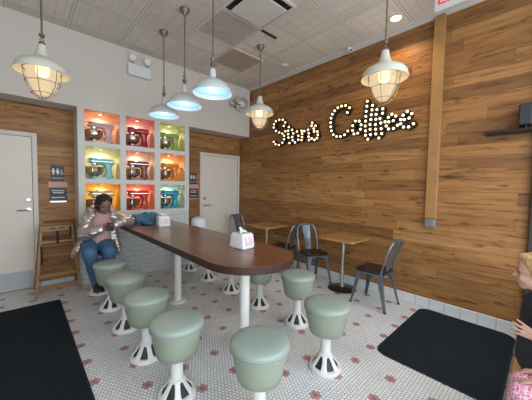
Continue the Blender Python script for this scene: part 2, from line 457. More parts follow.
# floor mats
def mat(x0, y0, x1, y1, r, label):
    t = thing('floor_mat', label, 'mat', ((x0+x1)/2, (y0+y1)/2, 0), 0)
    hx, hy = (x1-x0)/2, (y1-y0)/2
    b = B(); prism(b, rrect(-hx, -hy, hx, hy, r), .0005, .008, .003); finish('rubber_border', b, M['mat_edge'], t)
    b = B(); prism(b, rrect(-hx+.014, -hy+.014, hx-.014, hy-.014, max(.01, r-.014)), .008, .0105, .002); finish('carpet_top', b, M['mat'], t)
mat(-1.25, 1.0, .335, 4.0, .012, 'large black rectangular entrance mat on the floor in front of left door')
mat(2.25, .145, 3.515, .985, .10, 'black round-cornered mat lying against the plank wall by the kids')

# ------------------------------------------------------------------ ceiling fixtures
t = thing('air_diffuser', 'square white ceiling air diffuser with dark gap around its panel', 'air vent', (2.0, 2.32, H))
b = B(); box(b, (-.29, -.29, -.004), (.29, .29, -.0005)); finish('dark_throat', b, M['black'], t)
b = B()
box(b, (-.30, -.30, -.014), (.30, -.27, -.001)); box(b, (-.30, .27, -.014), (.30, .30, -.001)); box(b, (-.30, -.27, -.014), (-.27, .27, -.001)); box(b, (.27, -.27, -.014), (.30, .27, -.001))
finish('frame', b, M['paint_white'], t)
b = B(); box(b, (-.225, -.225, -.05), (.225, .225, -.035), .006); finish('panel', b, M['paint_white'], t)
for sx in (-1, 1):
    b = B(); box(b, (sx*.15-.004, -.004, -.036), (sx*.15+.004, .004, -.002)); finish('hanger', b, M['steel'], t)
def grille(x, y, col, label, nsl=14):
    t = thing('return_grille', label, 'air vent', (x, y, H))
    g = plain('dusty_grille', col, .7, .1, .25, 10)
    b = B(); box(b, (-.29, -.29, -.004), (.29, .29, -.0005)); finish('backing', b, plain('grille_dust_back', tuple(c*.9 for c in col), .8, 0, .4, 5), t)
    b = B()
    for k in range(nsl):
        y_ = -.26 + .52*k/(nsl-1); box(b, (-.28, y_-.012, -.010), (.28, y_+.012, -.0045))
    o = finish('louvre_blades', b, g, t)
    b = B(); box(b, (-.30, -.30, -.013), (.30, -.28, -.001)); box(b, (-.30, .28, -.013), (.30, .30, -.001)); box(b, (-.30, -.28, -.013), (-.28, .28, -.001)); box(b, (.28, -.28, -.013), (.30, .28, -.001))
    finish('frame', b, M['paint_white'], t)
grille(2.0, 2.92, (.46, .41, .36), 'dusty grey ceiling return grille beside the square diffuser')
grille(2.6, 3.52, (.44, .34, .26), 'brown stained ceiling grille nearer the room corner')
b = B(); box(b, (2.32, 2.60, H-.012), (2.58, 2.635, H-.0005), .002); tag(finish('slot_vent', b, M['black']), 'thin black slot vent along a ceiling grid line', 'air vent')  # black strip drawn as the shade in the gap of a lifted tile
def downlight(x, y, glow, label):
    t = thing('recessed_light', label, 'ceiling light', (x, y, H))
    b = B(); lathe(b, [(.092, -.001), (.092, -.006), (.066, -.009), (.06, -.004)], 28, False, False); finish('trim_ring', b, M['paint_white'], t, smooth=True)
    b = B(); lathe(b, [(0, -.006), (.058, -.006)], 28, False, False); finish('lens', b, M['recess_glow'] if glow else M['steel'], t)
    return t
t = downlight(3.28, 1.33, True, 'glowing round recessed light above the second word of the sign')
sp = lamp('downlight_lamp', 'SPOT', (0, 0, -.03), 30, (1, .66, .34), t, spot_size=2.2, spot_blend=.7, shadow_soft_size=.05)
t = thing('smoke_detector', 'small round white detector on the ceiling near the corner pendant', 'detector', (3.24, 3.08, H))
b = B(); lathe(b, [(.062, -.0005), (.062, -.018), (.05, -.026), (.03, -.034), (0, -.036)], 24); finish('body', b, M['paint_white'], t, smooth=True)
b = B(); lathe(b, [(.012, -.034), (.012, -.042), (0, -.043)], 12); finish('sensor', b, M['grey_metal'], t)
t = thing('security_camera', 'small white security camera at the ceiling edge above the letters', 'camera', (3.47, 2.04, H-.022))
b = B(); lathe(b, [(.035, 0), (.035, -.03), (.03, -.045), (0, -.045)], 16); finish('mount', b, M['white_plastic'], t, smooth=True)
b = B(); lathe(b, [(.022, -.03), (.026, .02), (.024, .05), (0, .055)], 14, c=(-.02, -.02, -.05), axis=(-.6, -.7, -.3)); finish('barrel', b, M['white_plastic'], t, smooth=True)
b = B(); sphere(b, (-.053, -.058, -.067), .016, 10); finish('lens', b, M['black'], t, smooth=True)
t = thing('exit_sign', 'white box sign with red EXIT letters hanging under the ceiling', 'sign', (3.125, .69, H))
b = B(); box(b, (-.02, -.195, -.205), (.02, .195, -.012), .006); finish('housing', b, M['white_plastic'], t)
b = B(); box(b, (-.03, -.05, -.012), (.03, .05, -.0005)); finish('canopy', b, M['white_plastic'], t)
text_mesh('letters', 'EXIT', .19, M['red_ink'], t, (-.0215, 0.0, -.105), (PI/2, 0, -PI/2), .001, .9)

M['dull'] = plain('dull_nickel', (.36, .34, .32), .4, .5, .1)
# emergency light on the painted wall
t = thing('emergency_light', 'white emergency light box with two round heads high on wall', 'emergency light', (1.375, YN, 3.13))
b = B(); box(b, (-.165, -.075, -.085), (.165, -.0005, .082), .012); finish('housing', b, M['white_plastic'], t)
for x in (-.095, .118):
    b = B(); lathe(b, [(.012, 0), (.012, .06)], 10, c=(x, -.04, .085)); lathe(b, [(.02, -.035), (.045, -.015), (.052, .02), (.052, .026)], 18, c=(x, -.045, .178), axis=(-.25, -.9, -.3))
    h = finish('lamp_head', b, M['dull'], t, smooth=True)
    b = B(); lathe(b, [(.046, .026), (.03, .034), (0, .036)], 18, False, c=(x, -.045, .178), axis=(-.25, -.9, -.3)); finish('lens', b, M['white_plastic'], h, smooth=True)
t = thing('wall_spotlight', 'chrome twin head wall spotlight beside the corner pendant', 'wall light', (3.20, YN, 3.03))
b = B(); lathe(b, [(.045, .0005), (.045, .02), (.02, .03), (.012, .035), (.012, .12), (0, .12)], 16, axis=(0, -1, 0)); finish('bracket', b, M['bronze'], t, smooth=True)
b = B(); lathe(b, [(.05, -.05), (.11, -.03), (.135, .02), (.135, .035), (.122, .035), (.09, .015), (0, .005)], 24, True, False, c=(.07, -.14, .02), axis=(-.5, -.8, -.25)); finish('lamp_head', b, M['dull'], t, smooth=True)
b = B(); lathe(b, [(.03, -.04), (.055, -.02), (.06, .02), (.055, .03), (.03, .01), (0, .0)], 20, True, False, c=(-.115, -.13, -.01), axis=(-.8, -.5, -.2)); finish('lamp_head', b, M['dull'], t, smooth=True)
b = B(); tube(b, [(-.10, -.12, -.01), (.07, -.12, 0)], .012, 8); finish('crossbar', b, M['bronze'], t, smooth=True)

# black shelf and box at the right edge
b = B(); box(b, (3.40, .135, 1.985), (XR-.001, .475, 2.005), .003); tube(b, [(3.402, .475, 1.995), (3.402, .135, 1.995)], .012, 8)
tag(finish('wall_shelf', b, M['black']), 'thin black metal shelf on the plank wall under the speaker', 'shelf')
t = thing('speaker', 'black box speaker standing above the thin wall shelf', 'speaker', (3.47, .20, 2.006))
b = B(); box(b, (-.08, -.065, .03), (.08, .03, .225), .008); finish('cabinet', b, M['black'], t)
b = B(); box(b, (-.084, -.055, .04), (-.08, .02, .215), .001); finish('grille', b, M['dark_sign'], t)
b = B(); lathe(b, [(.03, 0), (.03, .008), (.012, .01), (.012, .032)], 14, c=(0, -.018, 0)); finish('foot', b, M['black'], t)

# ------------------------------------------------------------------ marquee letters
XB = 3.485   # bulb plane; letters stand 3.49 .. 3.545
def word(name, label, glyphs):   # stroke points are (y, z) on the wall
    cs = []
    for _, pts in glyphs:
        cs += [Vector((XB, y, z)) for y, z in pts]
    cy = sum(c.y for c in cs)/len(cs)
    root = thing(name, label, 'sign', (XR, cy, 2.2))
    off = Vector((XR, cy, 2.2))
    for nm, pts in glyphs:
        P = [Vector((XB, y, z)) for y, z in pts]
        # letter body: overlapping rounded blocks swept along the stroke, flat in X
        b = B()
        if len(P) > 1:
            S = []
            for a, c in zip(P, P[1:]):
                nseg = max(1, int((c-a).length/.03))
                S += [a.lerp(c, q/nseg) for q in range(nseg)]
            S.append(P[-1])
        else: S = P
        # soften
        for _ in range(2):
            if len(S) > 4: S = [S[0]] + [(S[i-1]+S[i]*2+S[i+1])/4 for i in range(1, len(S)-1)] + [S[-1]]
        wv = .036
        if len(S) == 1: lathe(b, [(wv, 0), (wv, .05)], 12, c=(S[0].x+.012-off.x, S[0].y-off.y, S[0].z-off.z), axis=(1, 0, 0))
        else:
            L_, R_ = [], []
            for i, s in enumerate(S):
                d = (S[min(i+1, len(S)-1)]-S[max(i-1, 0)]).normalized(); nrm = Vector((0, -d.z, d.y))
                L_.append(s+nrm*wv); R_.append(s-nrm*wv)
            x0, x1 = XB+.010-off.x, XB+.062-off.x
            vs = [[b.verts.new((x, q.y-off.y, q.z-off.z)) for x, q in ((x0, l), (x0, r), (x1, r), (x1, l))] for l, r in zip(L_, R_)]
            for a, c in zip(vs, vs[1:]):
                for k in range(4): b.faces.new((a[k], a[(k+1) % 4], c[(k+1) % 4], c[k]))
            b.faces.new(vs[0][::-1]); b.faces.new(vs[-1])
            for e in (S[0], S[-1]): lathe(b, [(wv, 0), (wv, .05)], 12, c=(x0+.001, e.y-off.y, e.z-off.z), axis=(1, 0, 0))
        let = finish('letter', b, M['letter'], root)
        for q in P:
            bb = B(); sphere(bb, (0, 0, 0), .0165, 8); finish('bulb', bb, M['bulb'], let, (q.x-off.x, q.y-off.y, q.z-off.z), smooth=True)
    return root
word('marquee_sign', 'lit bulb lettered first word Stans on the plank wall', [
    ('S', [(3.299, 2.515), (3.264, 2.568), (3.328, 2.626), (3.415, 2.64), (3.503, 2.628), (3.549, 2.58), (3.555, 2.521), (3.498, 2.45), (3.408, 2.41), (3.332, 2.381), (3.287, 2.336), (3.285, 2.274), (3.327, 2.218), (3.413, 2.186), (3.499, 2.208), (3.548, 2.258)]),
    ('t', [(3.179, 2.476), (3.191, 2.412), (3.19, 2.352), (3.181, 2.291), (3.153, 2.194)]), ('t', [(3.256, 2.411), (3.1, 2.415)]),
    ('a', [(2.987, 2.371), (3.071, 2.35), (3.093, 2.291), (3.081, 2.233), (3.025, 2.191), (2.952, 2.228), (2.955, 2.294)]),
    ('n', [(2.888, 2.37), (2.874, 2.321), (2.872, 2.264), (2.883, 2.215)]), ('n', [(2.827, 2.357), (2.749, 2.366), (2.735, 2.308), (2.736, 2.252), (2.725, 2.197)]),
    ('apostrophe', [(2.668, 2.467), (2.681, 2.421)]),
    ('s', [(2.601, 2.409), (2.635, 2.369), (2.627, 2.322), (2.562, 2.313), (2.552, 2.26), (2.565, 2.21), (2.614, 2.187), (2.671, 2.215)])])
word('marquee_sign', 'lit bulb lettered second word Coffee on the plank wall', [
    ('C', [(2.046, 2.513), (2.013, 2.575), (2.077, 2.619), (2.143, 2.624), (2.205, 2.613), (2.258, 2.579), (2.295, 2.533), (2.317, 2.479), (2.322, 2.414), (2.317, 2.351), (2.302, 2.287), (2.268, 2.225), (2.21, 2.191), (2.146, 2.183), (2.078, 2.2), (2.027, 2.247)]),
    ('o', [(1.915, 2.37), (1.954, 2.311), (1.954, 2.243), (1.929, 2.192), (1.872, 2.195), (1.834, 2.243), (1.827, 2.304), (1.856, 2.36)]),
    ('f', [(1.749, 2.608), (1.752, 2.542), (1.76, 2.475), (1.762, 2.409), (1.764, 2.345), (1.765, 2.278), (1.76, 2.212), (1.758, 2.151), (1.722, 2.094), (1.688, 2.152), (1.695, 2.223), (1.698, 2.288), (1.69, 2.353), (1.686, 2.416), (1.678, 2.478), (1.673, 2.538)]),
    ('f', [(1.534, 2.465), (1.611, 2.47), (1.62, 2.408), (1.62, 2.345), (1.623, 2.276), (1.618, 2.213), (1.614, 2.151), (1.571, 2.092), (1.536, 2.146), (1.545, 2.212), (1.552, 2.285), (1.566, 2.345), (1.535, 2.407)]),
    ('e', [(1.451, 2.284), (1.394, 2.288), (1.365, 2.342), (1.414, 2.372), (1.457, 2.342), (1.497, 2.291), (1.48, 2.235), (1.449, 2.192), (1.388, 2.191), (1.34, 2.223)]),
    ('e', [(1.302, 2.287), (1.263, 2.28), (1.208, 2.289), (1.18, 2.338), (1.232, 2.373), (1.279, 2.336), (1.305, 2.288), (1.303, 2.236), (1.268, 2.19), (1.209, 2.183), (1.156, 2.213)])])

# ------------------------------------------------------------------ pendants
def canopy_rod(t, z0, length):
    b = B(); lathe(b, [(.055, H-z0-.0005), (.055, H-z0-.01), (.045, H-z0-.035), (.02, H-z0-.06), (.012, H-z0-.08), (0, H-z0-.08)], 18); finish('canopy', b, M['bronze'], t, smooth=True)
    b = B(); tube(b, [(0, 0, length), (0, 0, H-z0-.07)], .0075, 8); finish('rod', b, M['bronze'], t, smooth=True)
def dome_pendant(x, y, label):
    z0 = 2.345; t = thing('dome_pendant_lamp', label, 'pendant lamp', (x, y, z0), 0, 'white dome pendants over the long table')
    canopy_rod(t, z0, .30)
    b = B(); lathe(b, [(.018, .345), (.018, .33), (.010, .32), (.010, .305), (.020, .30), (.024, .285), (.024, .27), (.015, .262), (.015, .23)], 14); tube(b, [(-.012, 0, .37), (0, 0, .345), (.012, 0, .37), (0, 0, .39), (-.012, 0, .37)], .004, 6); finish('swivel', b, M['bronze'], t, smooth=True)
    b = B()
    out = [(.028, .235), (.031, .20), (.033, .165), (.040, .145), (.070, .128), (.115, .108), (.155, .074), (.182, .034), (.195, 0)]
    inn = [(r-.004, z-.004) for r, z in out[::-1]]
    lathe(b, out+[(.193, -.006)]+inn[1:]+[(0, .22)], 36, True, False); finish('shade', b, M['shade_white'], t, smooth=True)
    b = B(); lathe(b, [(0, .020), (.10, .022), (.165, .030), (.168, .034), (.16, .04), (0, .05)], 30); finish('diffuser', b, M['led'], t, smooth=True)  # added glowing disc, imitates the lit inside of an open shade
    lamp('pendant_glow', 'POINT', (0, 0, -.05), 1.6, (.60, .82, 1), t, shadow_soft_size=.06)
    return t
dome_pendant(1.43, 3.55, 'white dome pendant over the table, farthest and smallest looking of three')
dome_pendant(1.425, 2.94, 'white dome pendant over the table, middle one of the three')
dome_pendant(1.43, 2.34, 'white dome pendant over the table, nearest and largest looking of three')
def cage_pendant(x, y, zr, label, watt):
    t = thing('caged_pendant_lamp', label, 'pendant lamp', (x, y, zr), 0, 'cream caged pendants with glowing glass')
    canopy_rod(t, zr, .34)
    b = B(); lathe(b, [(.02, .27), (.026, .262), (.026, .24)], 14); tube(b, [(0, 0, .27), (.014, 0, .29), (0, 0, .31), (-.014, 0, .29), (0, 0, .27)], .0045, 6); lathe(b, [(.012, .31), (.022, .32), (.022, .34), (.01, .35)], 12); finish('swivel', b, M['bronze'], t, smooth=True)
    b = B()
    out = [(.032, .245), (.040, .20), (.052, .155), (.066, .13), (.115, .108), (.165, .080), (.190, .050), (.195, .028), (.203, .0)]
    lathe(b, out+[(.200, -.004), (.190, .026), (.183, .048), (.160, .072), (.11, .10), (.06, .118), (0, .118)], 36, True, False); finish('shade', b, M['shade_cream'], t, smooth=True)
    b = B(); lathe(b, [(.118, .085), (.122, .03), (.114, -.04), (.096, -.11), (.070, -.165), (.038, -.197), (0, -.205)], 30, False, False); finish('glass', b, M['lampglass'], t, smooth=True)
    b = B(); lathe(b, [(.0, .09), (.04, .08), (.05, .05), (.05, .0), (.036, -.025), (0, -.035)], 16); finish('bulb', b, M['hot'], t, smooth=True)
    b = B()
    for k in range(6):
        a = 2*PI*k/6+.2; c, s = math.cos(a), math.sin(a)
        tube(b, [(r*c, r*s, z) for r, z in ((.140, .03), (.136, -.04), (.118, -.12), (.084, -.185), (.045, -.218), (0, -.230))], .0028, 5)
    for r, z in ((.140, .02), (.126, -.09), (.084, -.185)):
        tube(b, [(r*math.cos(2*PI*k/28), r*math.sin(2*PI*k/28), z) for k in range(28)], .0028, 5, True)
    finish('wire_cage', b, M['bronze'], t, smooth=True)
    lamp('pendant_glow', 'POINT', (0, 0, -.06), watt, (1, .66, .34), t, shadow_soft_size=.05)
cage_pendant(.178, 3.17, 2.41, 'cream caged pendant with warm glass hanging in front of left door', 9)
cage_pendant(2.57, 2.92, 2.472, 'cream caged pendant with warm glass near the room corner', 9)
cage_pendant(2.47, 1.085, 2.435, 'pale caged pendant with warm glass hanging in front of the word Coffee', 11)

# ------------------------------------------------------------------ long table
t = thing('long_table', 'long dark walnut bar table with rounded end on white posts', 'table', (1.395, 0, 0))
ZT_ = .86; hw = .378; yc = 1.70
pts = [(-hw, YN-.003)] + [(hw*math.cos(a), yc+hw*math.sin(a)) for a in [PI + PI*k/28 for k in range(29)]] + [(hw, YN-.003)]
b = B(); prism(b, pts, ZT_-.058, ZT_, .004)
for f in b.faces: f.material_index = 0 if f.normal.z > .5 or (f.calc_center_median().z > ZT_-.002) else 1
bb = finish('tabletop', b, None, t, mats=[M['slab'], M['slab_edge']])
for y in (3.05, 1.74):
    b = B(); lathe(b, [(.10, .0005), (.10, .01), (.055, .016), (.043, .02), (.043, ZT_-.075), (.09, ZT_-.07), (.09, ZT_-.0585)], 24, c=(0, y, 0)); finish('leg', b, M['enamel'], t, smooth=True)

# ------------------------------------------------------------------ stools
SH = .5
def make_stool(label):
    t = thing('bar_stool', label, 'stool', (0, 0, 0), 0, 'sage green swivel stools around the long table')
    b = B(); lathe(b, [(.08, .295), (.120, .298), (.131, .306), (.142, .35), (.155, .41), (.164, .462), (.167, .482)], 36); finish('seat_side', b, M['vinyl_side'], t, smooth=True)
    b = B(); lathe(b, [(.163, .482), (.172, .486), (.176, .494), (.1755, .512), (.170, .523), (.155, .531), (.11, .537), (.05, .539), (0, .5395)], 36); finish('seat_cushion', b, M['vinyl'], t, smooth=True)
    b = B(); tube(b, [(.173*math.cos(2*PI*k/36), .173*math.sin(2*PI*k/36), .4835) for k in range(36)], .0035, 6, True); finish('welt_piping', b, M['vinyl_side'], t, smooth=True)
    b = B(); lathe(b, [(.044, .108), (.040, .12), (.039, .285), (.05, .296)], 22); finish('post', b, M['enamel'], t, smooth=True)
    b = B(); lathe(b, [(.123, .0005), (.125, .016), (.118, .032), (.104, .034), (.07, .026), (0, .022)], 36); finish('base_ring', b, M['enamel'], t, smooth=True)
    b = B(); lathe(b, [(.106, .024), (.080, .050), (.055, .085), (.043, .12)], 30); finish('inner_cone', b, M['slot'], t, smooth=True)
    b = B(); lathe(b, [(.047, .104), (.052, .110), (.052, .122), (.044, .128)], 24); finish('collar', b, M['enamel'], t, smooth=True)
    n = 6
    for k in range(n):
        a = 2*PI*k/n+.15; b = B(); rings = []
        for r, z, wd, th in ((.120, .010, .040, .012), (.113, .030, .026, .010), (.088, .056, .018, .009), (.064, .088, .016, .008), (.0495, .115, .017, .006)):
            c, s = math.cos(a), math.sin(a); tx, ty = -s, c
            rings.append([b.verts.new((r_*c+tx*w_, r_*s+ty*w_, z)) for r_, w_ in ((r, -wd), (r+th*.4, -wd*.6), (r+th*.4, wd*.6), (r, wd), (r-th, wd), (r-th, -wd))])
        for p, q in zip(rings, rings[1:]):
            for i in range(6): b.faces.new((p[i], p[(i+1) % 6], q[(i+1) % 6], q[i]))
        b.faces.new(rings[0][::-1]); b.faces.new(rings[-1]); finish('base_rib', b, M['enamel'], t, smooth=True)
    return t
spots = [(.745, 3.95, 'sage green stool by the niche wall that the woman in silver sits on'),
         (.745, 3.37, 'sage green stool in left row directly in front of the woman\'s knees'),
         (.745, 2.79, 'sage green stool in left row, second in front of the woman'),
         (.745, 2.215, 'sage green stool in left row, second from its near end'),
         (.755, 1.66, 'sage green stool at near end of the left row, by the big mat'),
         (1.02, 1.12, 'sage green stool at photo bottom, in front of the rounded table end'),
         (1.745, 1.145, 'sage green stool right of the table end, nearest the round-cornered mat'),
         (2.10, 1.74, 'sage green stool in the right row, nearest the small oak table'),
         (2.07, 2.30, 'sage green stool in right row half hidden behind the table end'),
         (2.07, 2.88, 'stool behind the table, its base seen just left of the front table post'),
         (2.07, 3.48, 'stool behind the table, its base seen midway between the table posts'),
         (2.07, 4.06, 'stool behind the table nearest the niche wall and white bin')]
st0 = make_stool(spots[0][2]); st0.location = (spots[0][0], spots[0][1], 0)
for i, (x, y, l) in enumerate(spots[1:]): dup(st0, (x, y, 0), .7*i, l)

# ------------------------------------------------------------------ small tables
def cafe_table(x, y, hx, hy, label):
    t = thing('cafe_table', label, 'table', (x, y, 0), 0, 'small oak cafe tables along the plank wall')
    b = B(); prism(b, rrect(-hx, -hy, hx, hy, .02, 3), .705, .735, .003); finish('tabletop', b, M['oak_top'], t)
    b = B(); box(b, (-.16, -.02, .695), (.16, .02, .705)); box(b, (-.02, -.16, .690), (.02, .16, .6995)); finish('bracket', b, M['black'], t)
    b = B(); lathe(b, [(.032, .03), (.028, .06), (.028, .69)], 18); finish('column', b, M['steel'], t, smooth=True)
    b = B(); lathe(b, [(.195, .0005), (.195, .008), (.17, .016), (.06, .026), (.034, .032), (0, .032)], 32); finish('base_disc', b, M['gun_seat'], t, smooth=True)
cafe_table(3.32, 1.94, .24, .27, 'square oak cafe table with steel column between two metal chairs')
cafe_table(3.27, 3.46, .26, .28, 'square oak cafe table in the corner beside the right door')

# ------------------------------------------------------------------ metal chairs
def make_chair(label):   # faces +Y, back at -Y
    t = thing('metal_chair', label, 'chair', (0, 0, 0), 0, 'gunmetal cafe chairs along the plank wall')
    sh = .445
    b = B(); pts = [(-.165, -.165), (.165, -.165), (.185, .17), (-.185, .17)]
    pr_ = []
    for i, (x, y) in enumerate(pts):   # rounded trapezoid
        a = Vector(pts[i-1]); c = Vector((x, y)); d = Vector(pts[(i+1) % 4])
        p0 = c+(a-c).normalized()*.05; p1 = c+(d-c).normalized()*.05
        for k in range(5):
            s = k/4; pr_.append(tuple((1-s)**2*p0+2*s*(1-s)*c+s*s*p1))
    prism(b, pr_, sh-.03, sh, .006); finish('seat', b, M['gun_seat'], t, smooth=True)
    feet = {(-1, 1): (-.205, .21), (1, 1): (.205, .21), (-1, -1): (-.20, -.235), (1, -1): (.20, -.235)}
    for (sx, sy), (fx, fy) in feet.items():
        tx, ty = sx*.158, (.145 if sy > 0 else -.145)
        b = B(); rings = []
        for s, wd in ((0, .018), (.5, .028), (.8, .040), (1, .052)):
            x = fx+(tx-fx)*s; y = fy+(ty-fy)*s; z = .0005+(sh-.031)*s
            # L shaped channel profile
            o = [(0, 0), (-sx*wd*1.3, 0), (-sx*wd*1.3, -sy*.004), (-sx*.004, -sy*.004), (-sx*.004, -sy*wd*1.3), (0, -sy*wd*1.3)]
            rings.append([b.verts.new((x+p, y+q, z)) for p, q in o])
        for p, q in zip(rings, rings[1:]):
            for i in range(6): b.faces.new((p[i], p[(i+1) % 6], q[(i+1) % 6], q[i]))
        b.faces.new(rings[0][::-1]); b.faces.new(rings[-1])
        g = finish('leg', b, M['gun'], t)
        b = B(); box(b, (fx-.012-(sx*.008), fy-.012-(sy*.008), .0), (fx+.012-(sx*.008), fy+.012-(sy*.008), .018), .003); finish('foot_cap', b, M['black'], g)
    # arched apron under the seat rim
    b = B()
    def arch(p, q):
        p, q = Vector(p), Vector(q); n = 10; dr = (q-p).normalized(); nr = Vector((-dr.y, dr.x, 0))*.002; r_ = []
        for k in range(n+1):
            s = k/n; c = p.lerp(q, s); dz = .018+.055*(2*s-1)**2
            r_.append([b.verts.new(c+o+Vector((0, 0, z))) for o, z in ((nr, 0), (-nr, 0), (-nr, -dz), (nr, -dz))])
        for u, v in zip(r_, r_[1:]):
            for i in range(4): b.faces.new((u[i], u[(i+1) % 4], v[(i+1) % 4], v[i]))
        b.faces.new(r_[0][::-1]); b.faces.new(r_[-1])
    z = sh-.030
    arch((-.172, .155, z), (.172, .155, z)); arch((-.155, -.152, z), (.155, -.152, z)); arch((-.158, -.14, z), (-.172, .15, z)); arch((.158, -.14, z), (.172, .15, z))
    finish('apron', b, M['gun'], t)
    # cross braces
    b = B(); tube(b, [(-.168, .155, .33), (.168, -.165, .33)], .006, 6); tube(b, [(.168, .155, .335), (-.168, -.165, .335)], .006, 6); finish('cross_brace', b, M['gun'], t)
    b = B(); hoop = [(-.158, -.150, .42), (-.165, -.165, .50), (-.168, -.205, .64), (-.155, -.245, .76), (-.125, -.262, .81), (-.06, -.268, .828), (.06, -.268, .828), (.125, -.262, .81), (.155, -.245, .76), (.168, -.205, .64), (.165, -.165, .50), (.158, -.150, .42)]
    tube(b, hoop, .014, 8); finish('back_frame', b, M['gun'], t, smooth=True)
    b = B(); rings = []
    for z, y, wd in ((.425, -.155, .050), (.50, -.168, .048), (.64, -.208, .055), (.76, -.250, .068), (.825, -.268, .072)):
        rings.append([b.verts.new((x, y+dy, z)) for x, dy in ((-wd, .002), (-wd*.7, -.006), (wd*.7, -.006), (wd, .002), (wd*.7, -.001), (-wd*.7, -.001))])
    for p, q in zip(rings, rings[1:]):
        for i in range(6): b.faces.new((p[i], p[(i+1) % 6], q[(i+1) % 6], q[i]))
    b.faces.new(rings[0][::-1]); b.faces.new(rings[-1]); finish('back_splat', b, M['gun'], t, smooth=True)
    return t
ch0 = make_chair('gunmetal chair right of the first oak table, nearest the round-cornered mat')
ch0.location = (3.21, 1.43, 0); ch0.rotation_euler = (0, 0, -.02)
dup(ch0, (3.27, 2.42, 0), PI-.42, 'gunmetal chair left of the steel column oak table, back to the corner')
dup(ch0, (3.22, 3.00, 0), .2, 'gunmetal chair facing the corner table, behind another metal chair')
dup(ch0, (3.26, 4.13, 0), PI, 'gunmetal chair by the right door, only its back above the table')

# ------------------------------------------------------------------ high chair
t = thing('high_chair', 'wooden restaurant high chair with black straps beside the left door', 'high chair', (.345, 4.40, 0), 0)
def bar(bm, p, q, w_, d_):
    p, q = Vector(p), Vector(q); dv = (q-p); L = dv.length; z = dv.normalized(); x = Vector((1, 0, 0))
    if abs(z.x) > .8: x = Vector((0, 1, 0))
    y = z.cross(x).normalized(); x = y.cross(z)
    m = Matrix(((x.x, y.x, z.x, p.x), (x.y, y.y, z.y, p.y), (x.z, y.z, z.z, p.z), (0, 0, 0, 1)))
    box(bm, (-w_/2, -d_/2, 0), (w_/2, d_/2, L), .004, 1, m)
for sx, sy in ((-1, -1), (1, -1), (-1, 1), (1, 1)):
    b = B(); bar(b, (sx*.225, sy*.20, .003), (sx*.155, sy*.085, .86 if sy > 0 else .84), .030, .030); finish('leg', b, M['hc_wood'], t)
b = B(); box(b, (-.172, -.125, .80), (.172, -.105, .875), .006); finish('tray_rail', b, M['hc_wood'], t)
b = B(); 
for x in (-.045, .045): box(b, (x-.028, -.1265, .835), (x+.028, -.1252, .852), .0005)
finish('handle_slots', b, M['black'], t)
b = B(); box(b, (-.172, .092, .72), (.172, .108, .885), .006); finish('backrest', b, M['hc_wood'], t)
for s in (-1, 1):
    b = B(); box(b, (s*.165-.01, -.10, .80), (s*.165+.01, .09, .845), .004); finish('arm', b, M['hc_wood'], t)
b = B(); box(b, (-.18, -.135, .655), (.18, -.11, .69), .004); finish('front_rail', b, M['hc_wood'], t)
b = B(); box(b, (-.17, -.115, .62), (.17, .10, .636), .004); finish('seat', b, M['hc_wood'], t)
for z, y in ((.085, -.18), (.235, -.17)):
    b = B(); box(b, (-.215, y-.012, z), (.215, y+.012, z+.045), .004); finish('stretcher', b, M['hc_wood'], t)
for s in (-1, 1):
    b = B(); box(b, (s*.212-.01, -.17, .10), (s*.212+.01, .17, .14), .004); finish('side_stretcher', b, M['hc_wood'], t)
b = B(); box(b, (-.215, .165, .10), (.215, .187, .14), .004); finish('stretcher', b, M['hc_wood'], t)
b = B(); tube(b, [(.0, -.128, .81), (.0, -.139, .73), (.0, -.14, .65)], .014, 6); finish('strap', b, M['black'], t)
b = B(); tube(b, [(-.165, -.13, .63), (-.16, -.16, .52), (-.158, -.158, .40)], .010, 6); finish('strap', b, M['black'], t)
b = B(); tube(b, [(.13, -.13, .86), (.135, -.14, .78), (.125, -.138, .74)], .010, 6); finish('strap', b, M['black'], t)

# ------------------------------------------------------------------ wall signs
def icon(bm, x, z, kind, s=1.0):
    y = -.0075
    lathe(bm, [(.010*s, 0), (.010*s, .0012)], 12, c=(x, y+.0012, z+.036*s), axis=(0, -1, 0))
    def q(pts):
        vs = [bm.verts.new((x+px*s, y, z+pz*s)) for px, pz in pts]; bm.faces.new(vs)
    if kind == 'm': q([(-.017, .023), (.017, .023), (.017, -.008), (.010, -.008), (.009, -.045), (-.009, -.045), (-.010, -.008), (-.017, -.008)])
    if kind == 'w': q([(-.012, .023), (.012, .023), (.021, -.018), (.008, -.018), (.007, -.045), (-.007, -.045), (-.008, -.018), (-.021, -.018)])
    if kind == 'c':
        q([(-.006, .022), (.004, .022), (.005, -.002), (.020, -.004), (.026, -.028), (.018, -.030), (.013, -.012), (-.005, -.012)])
        tube(bm, [(x+(-.002+.019*math.cos(a))*s, y, z+(-.022+.019*math.sin(a))*s) for a in [PI*.7+PI*1.15*k/10 for k in range(11)]], .0028*s, 5)
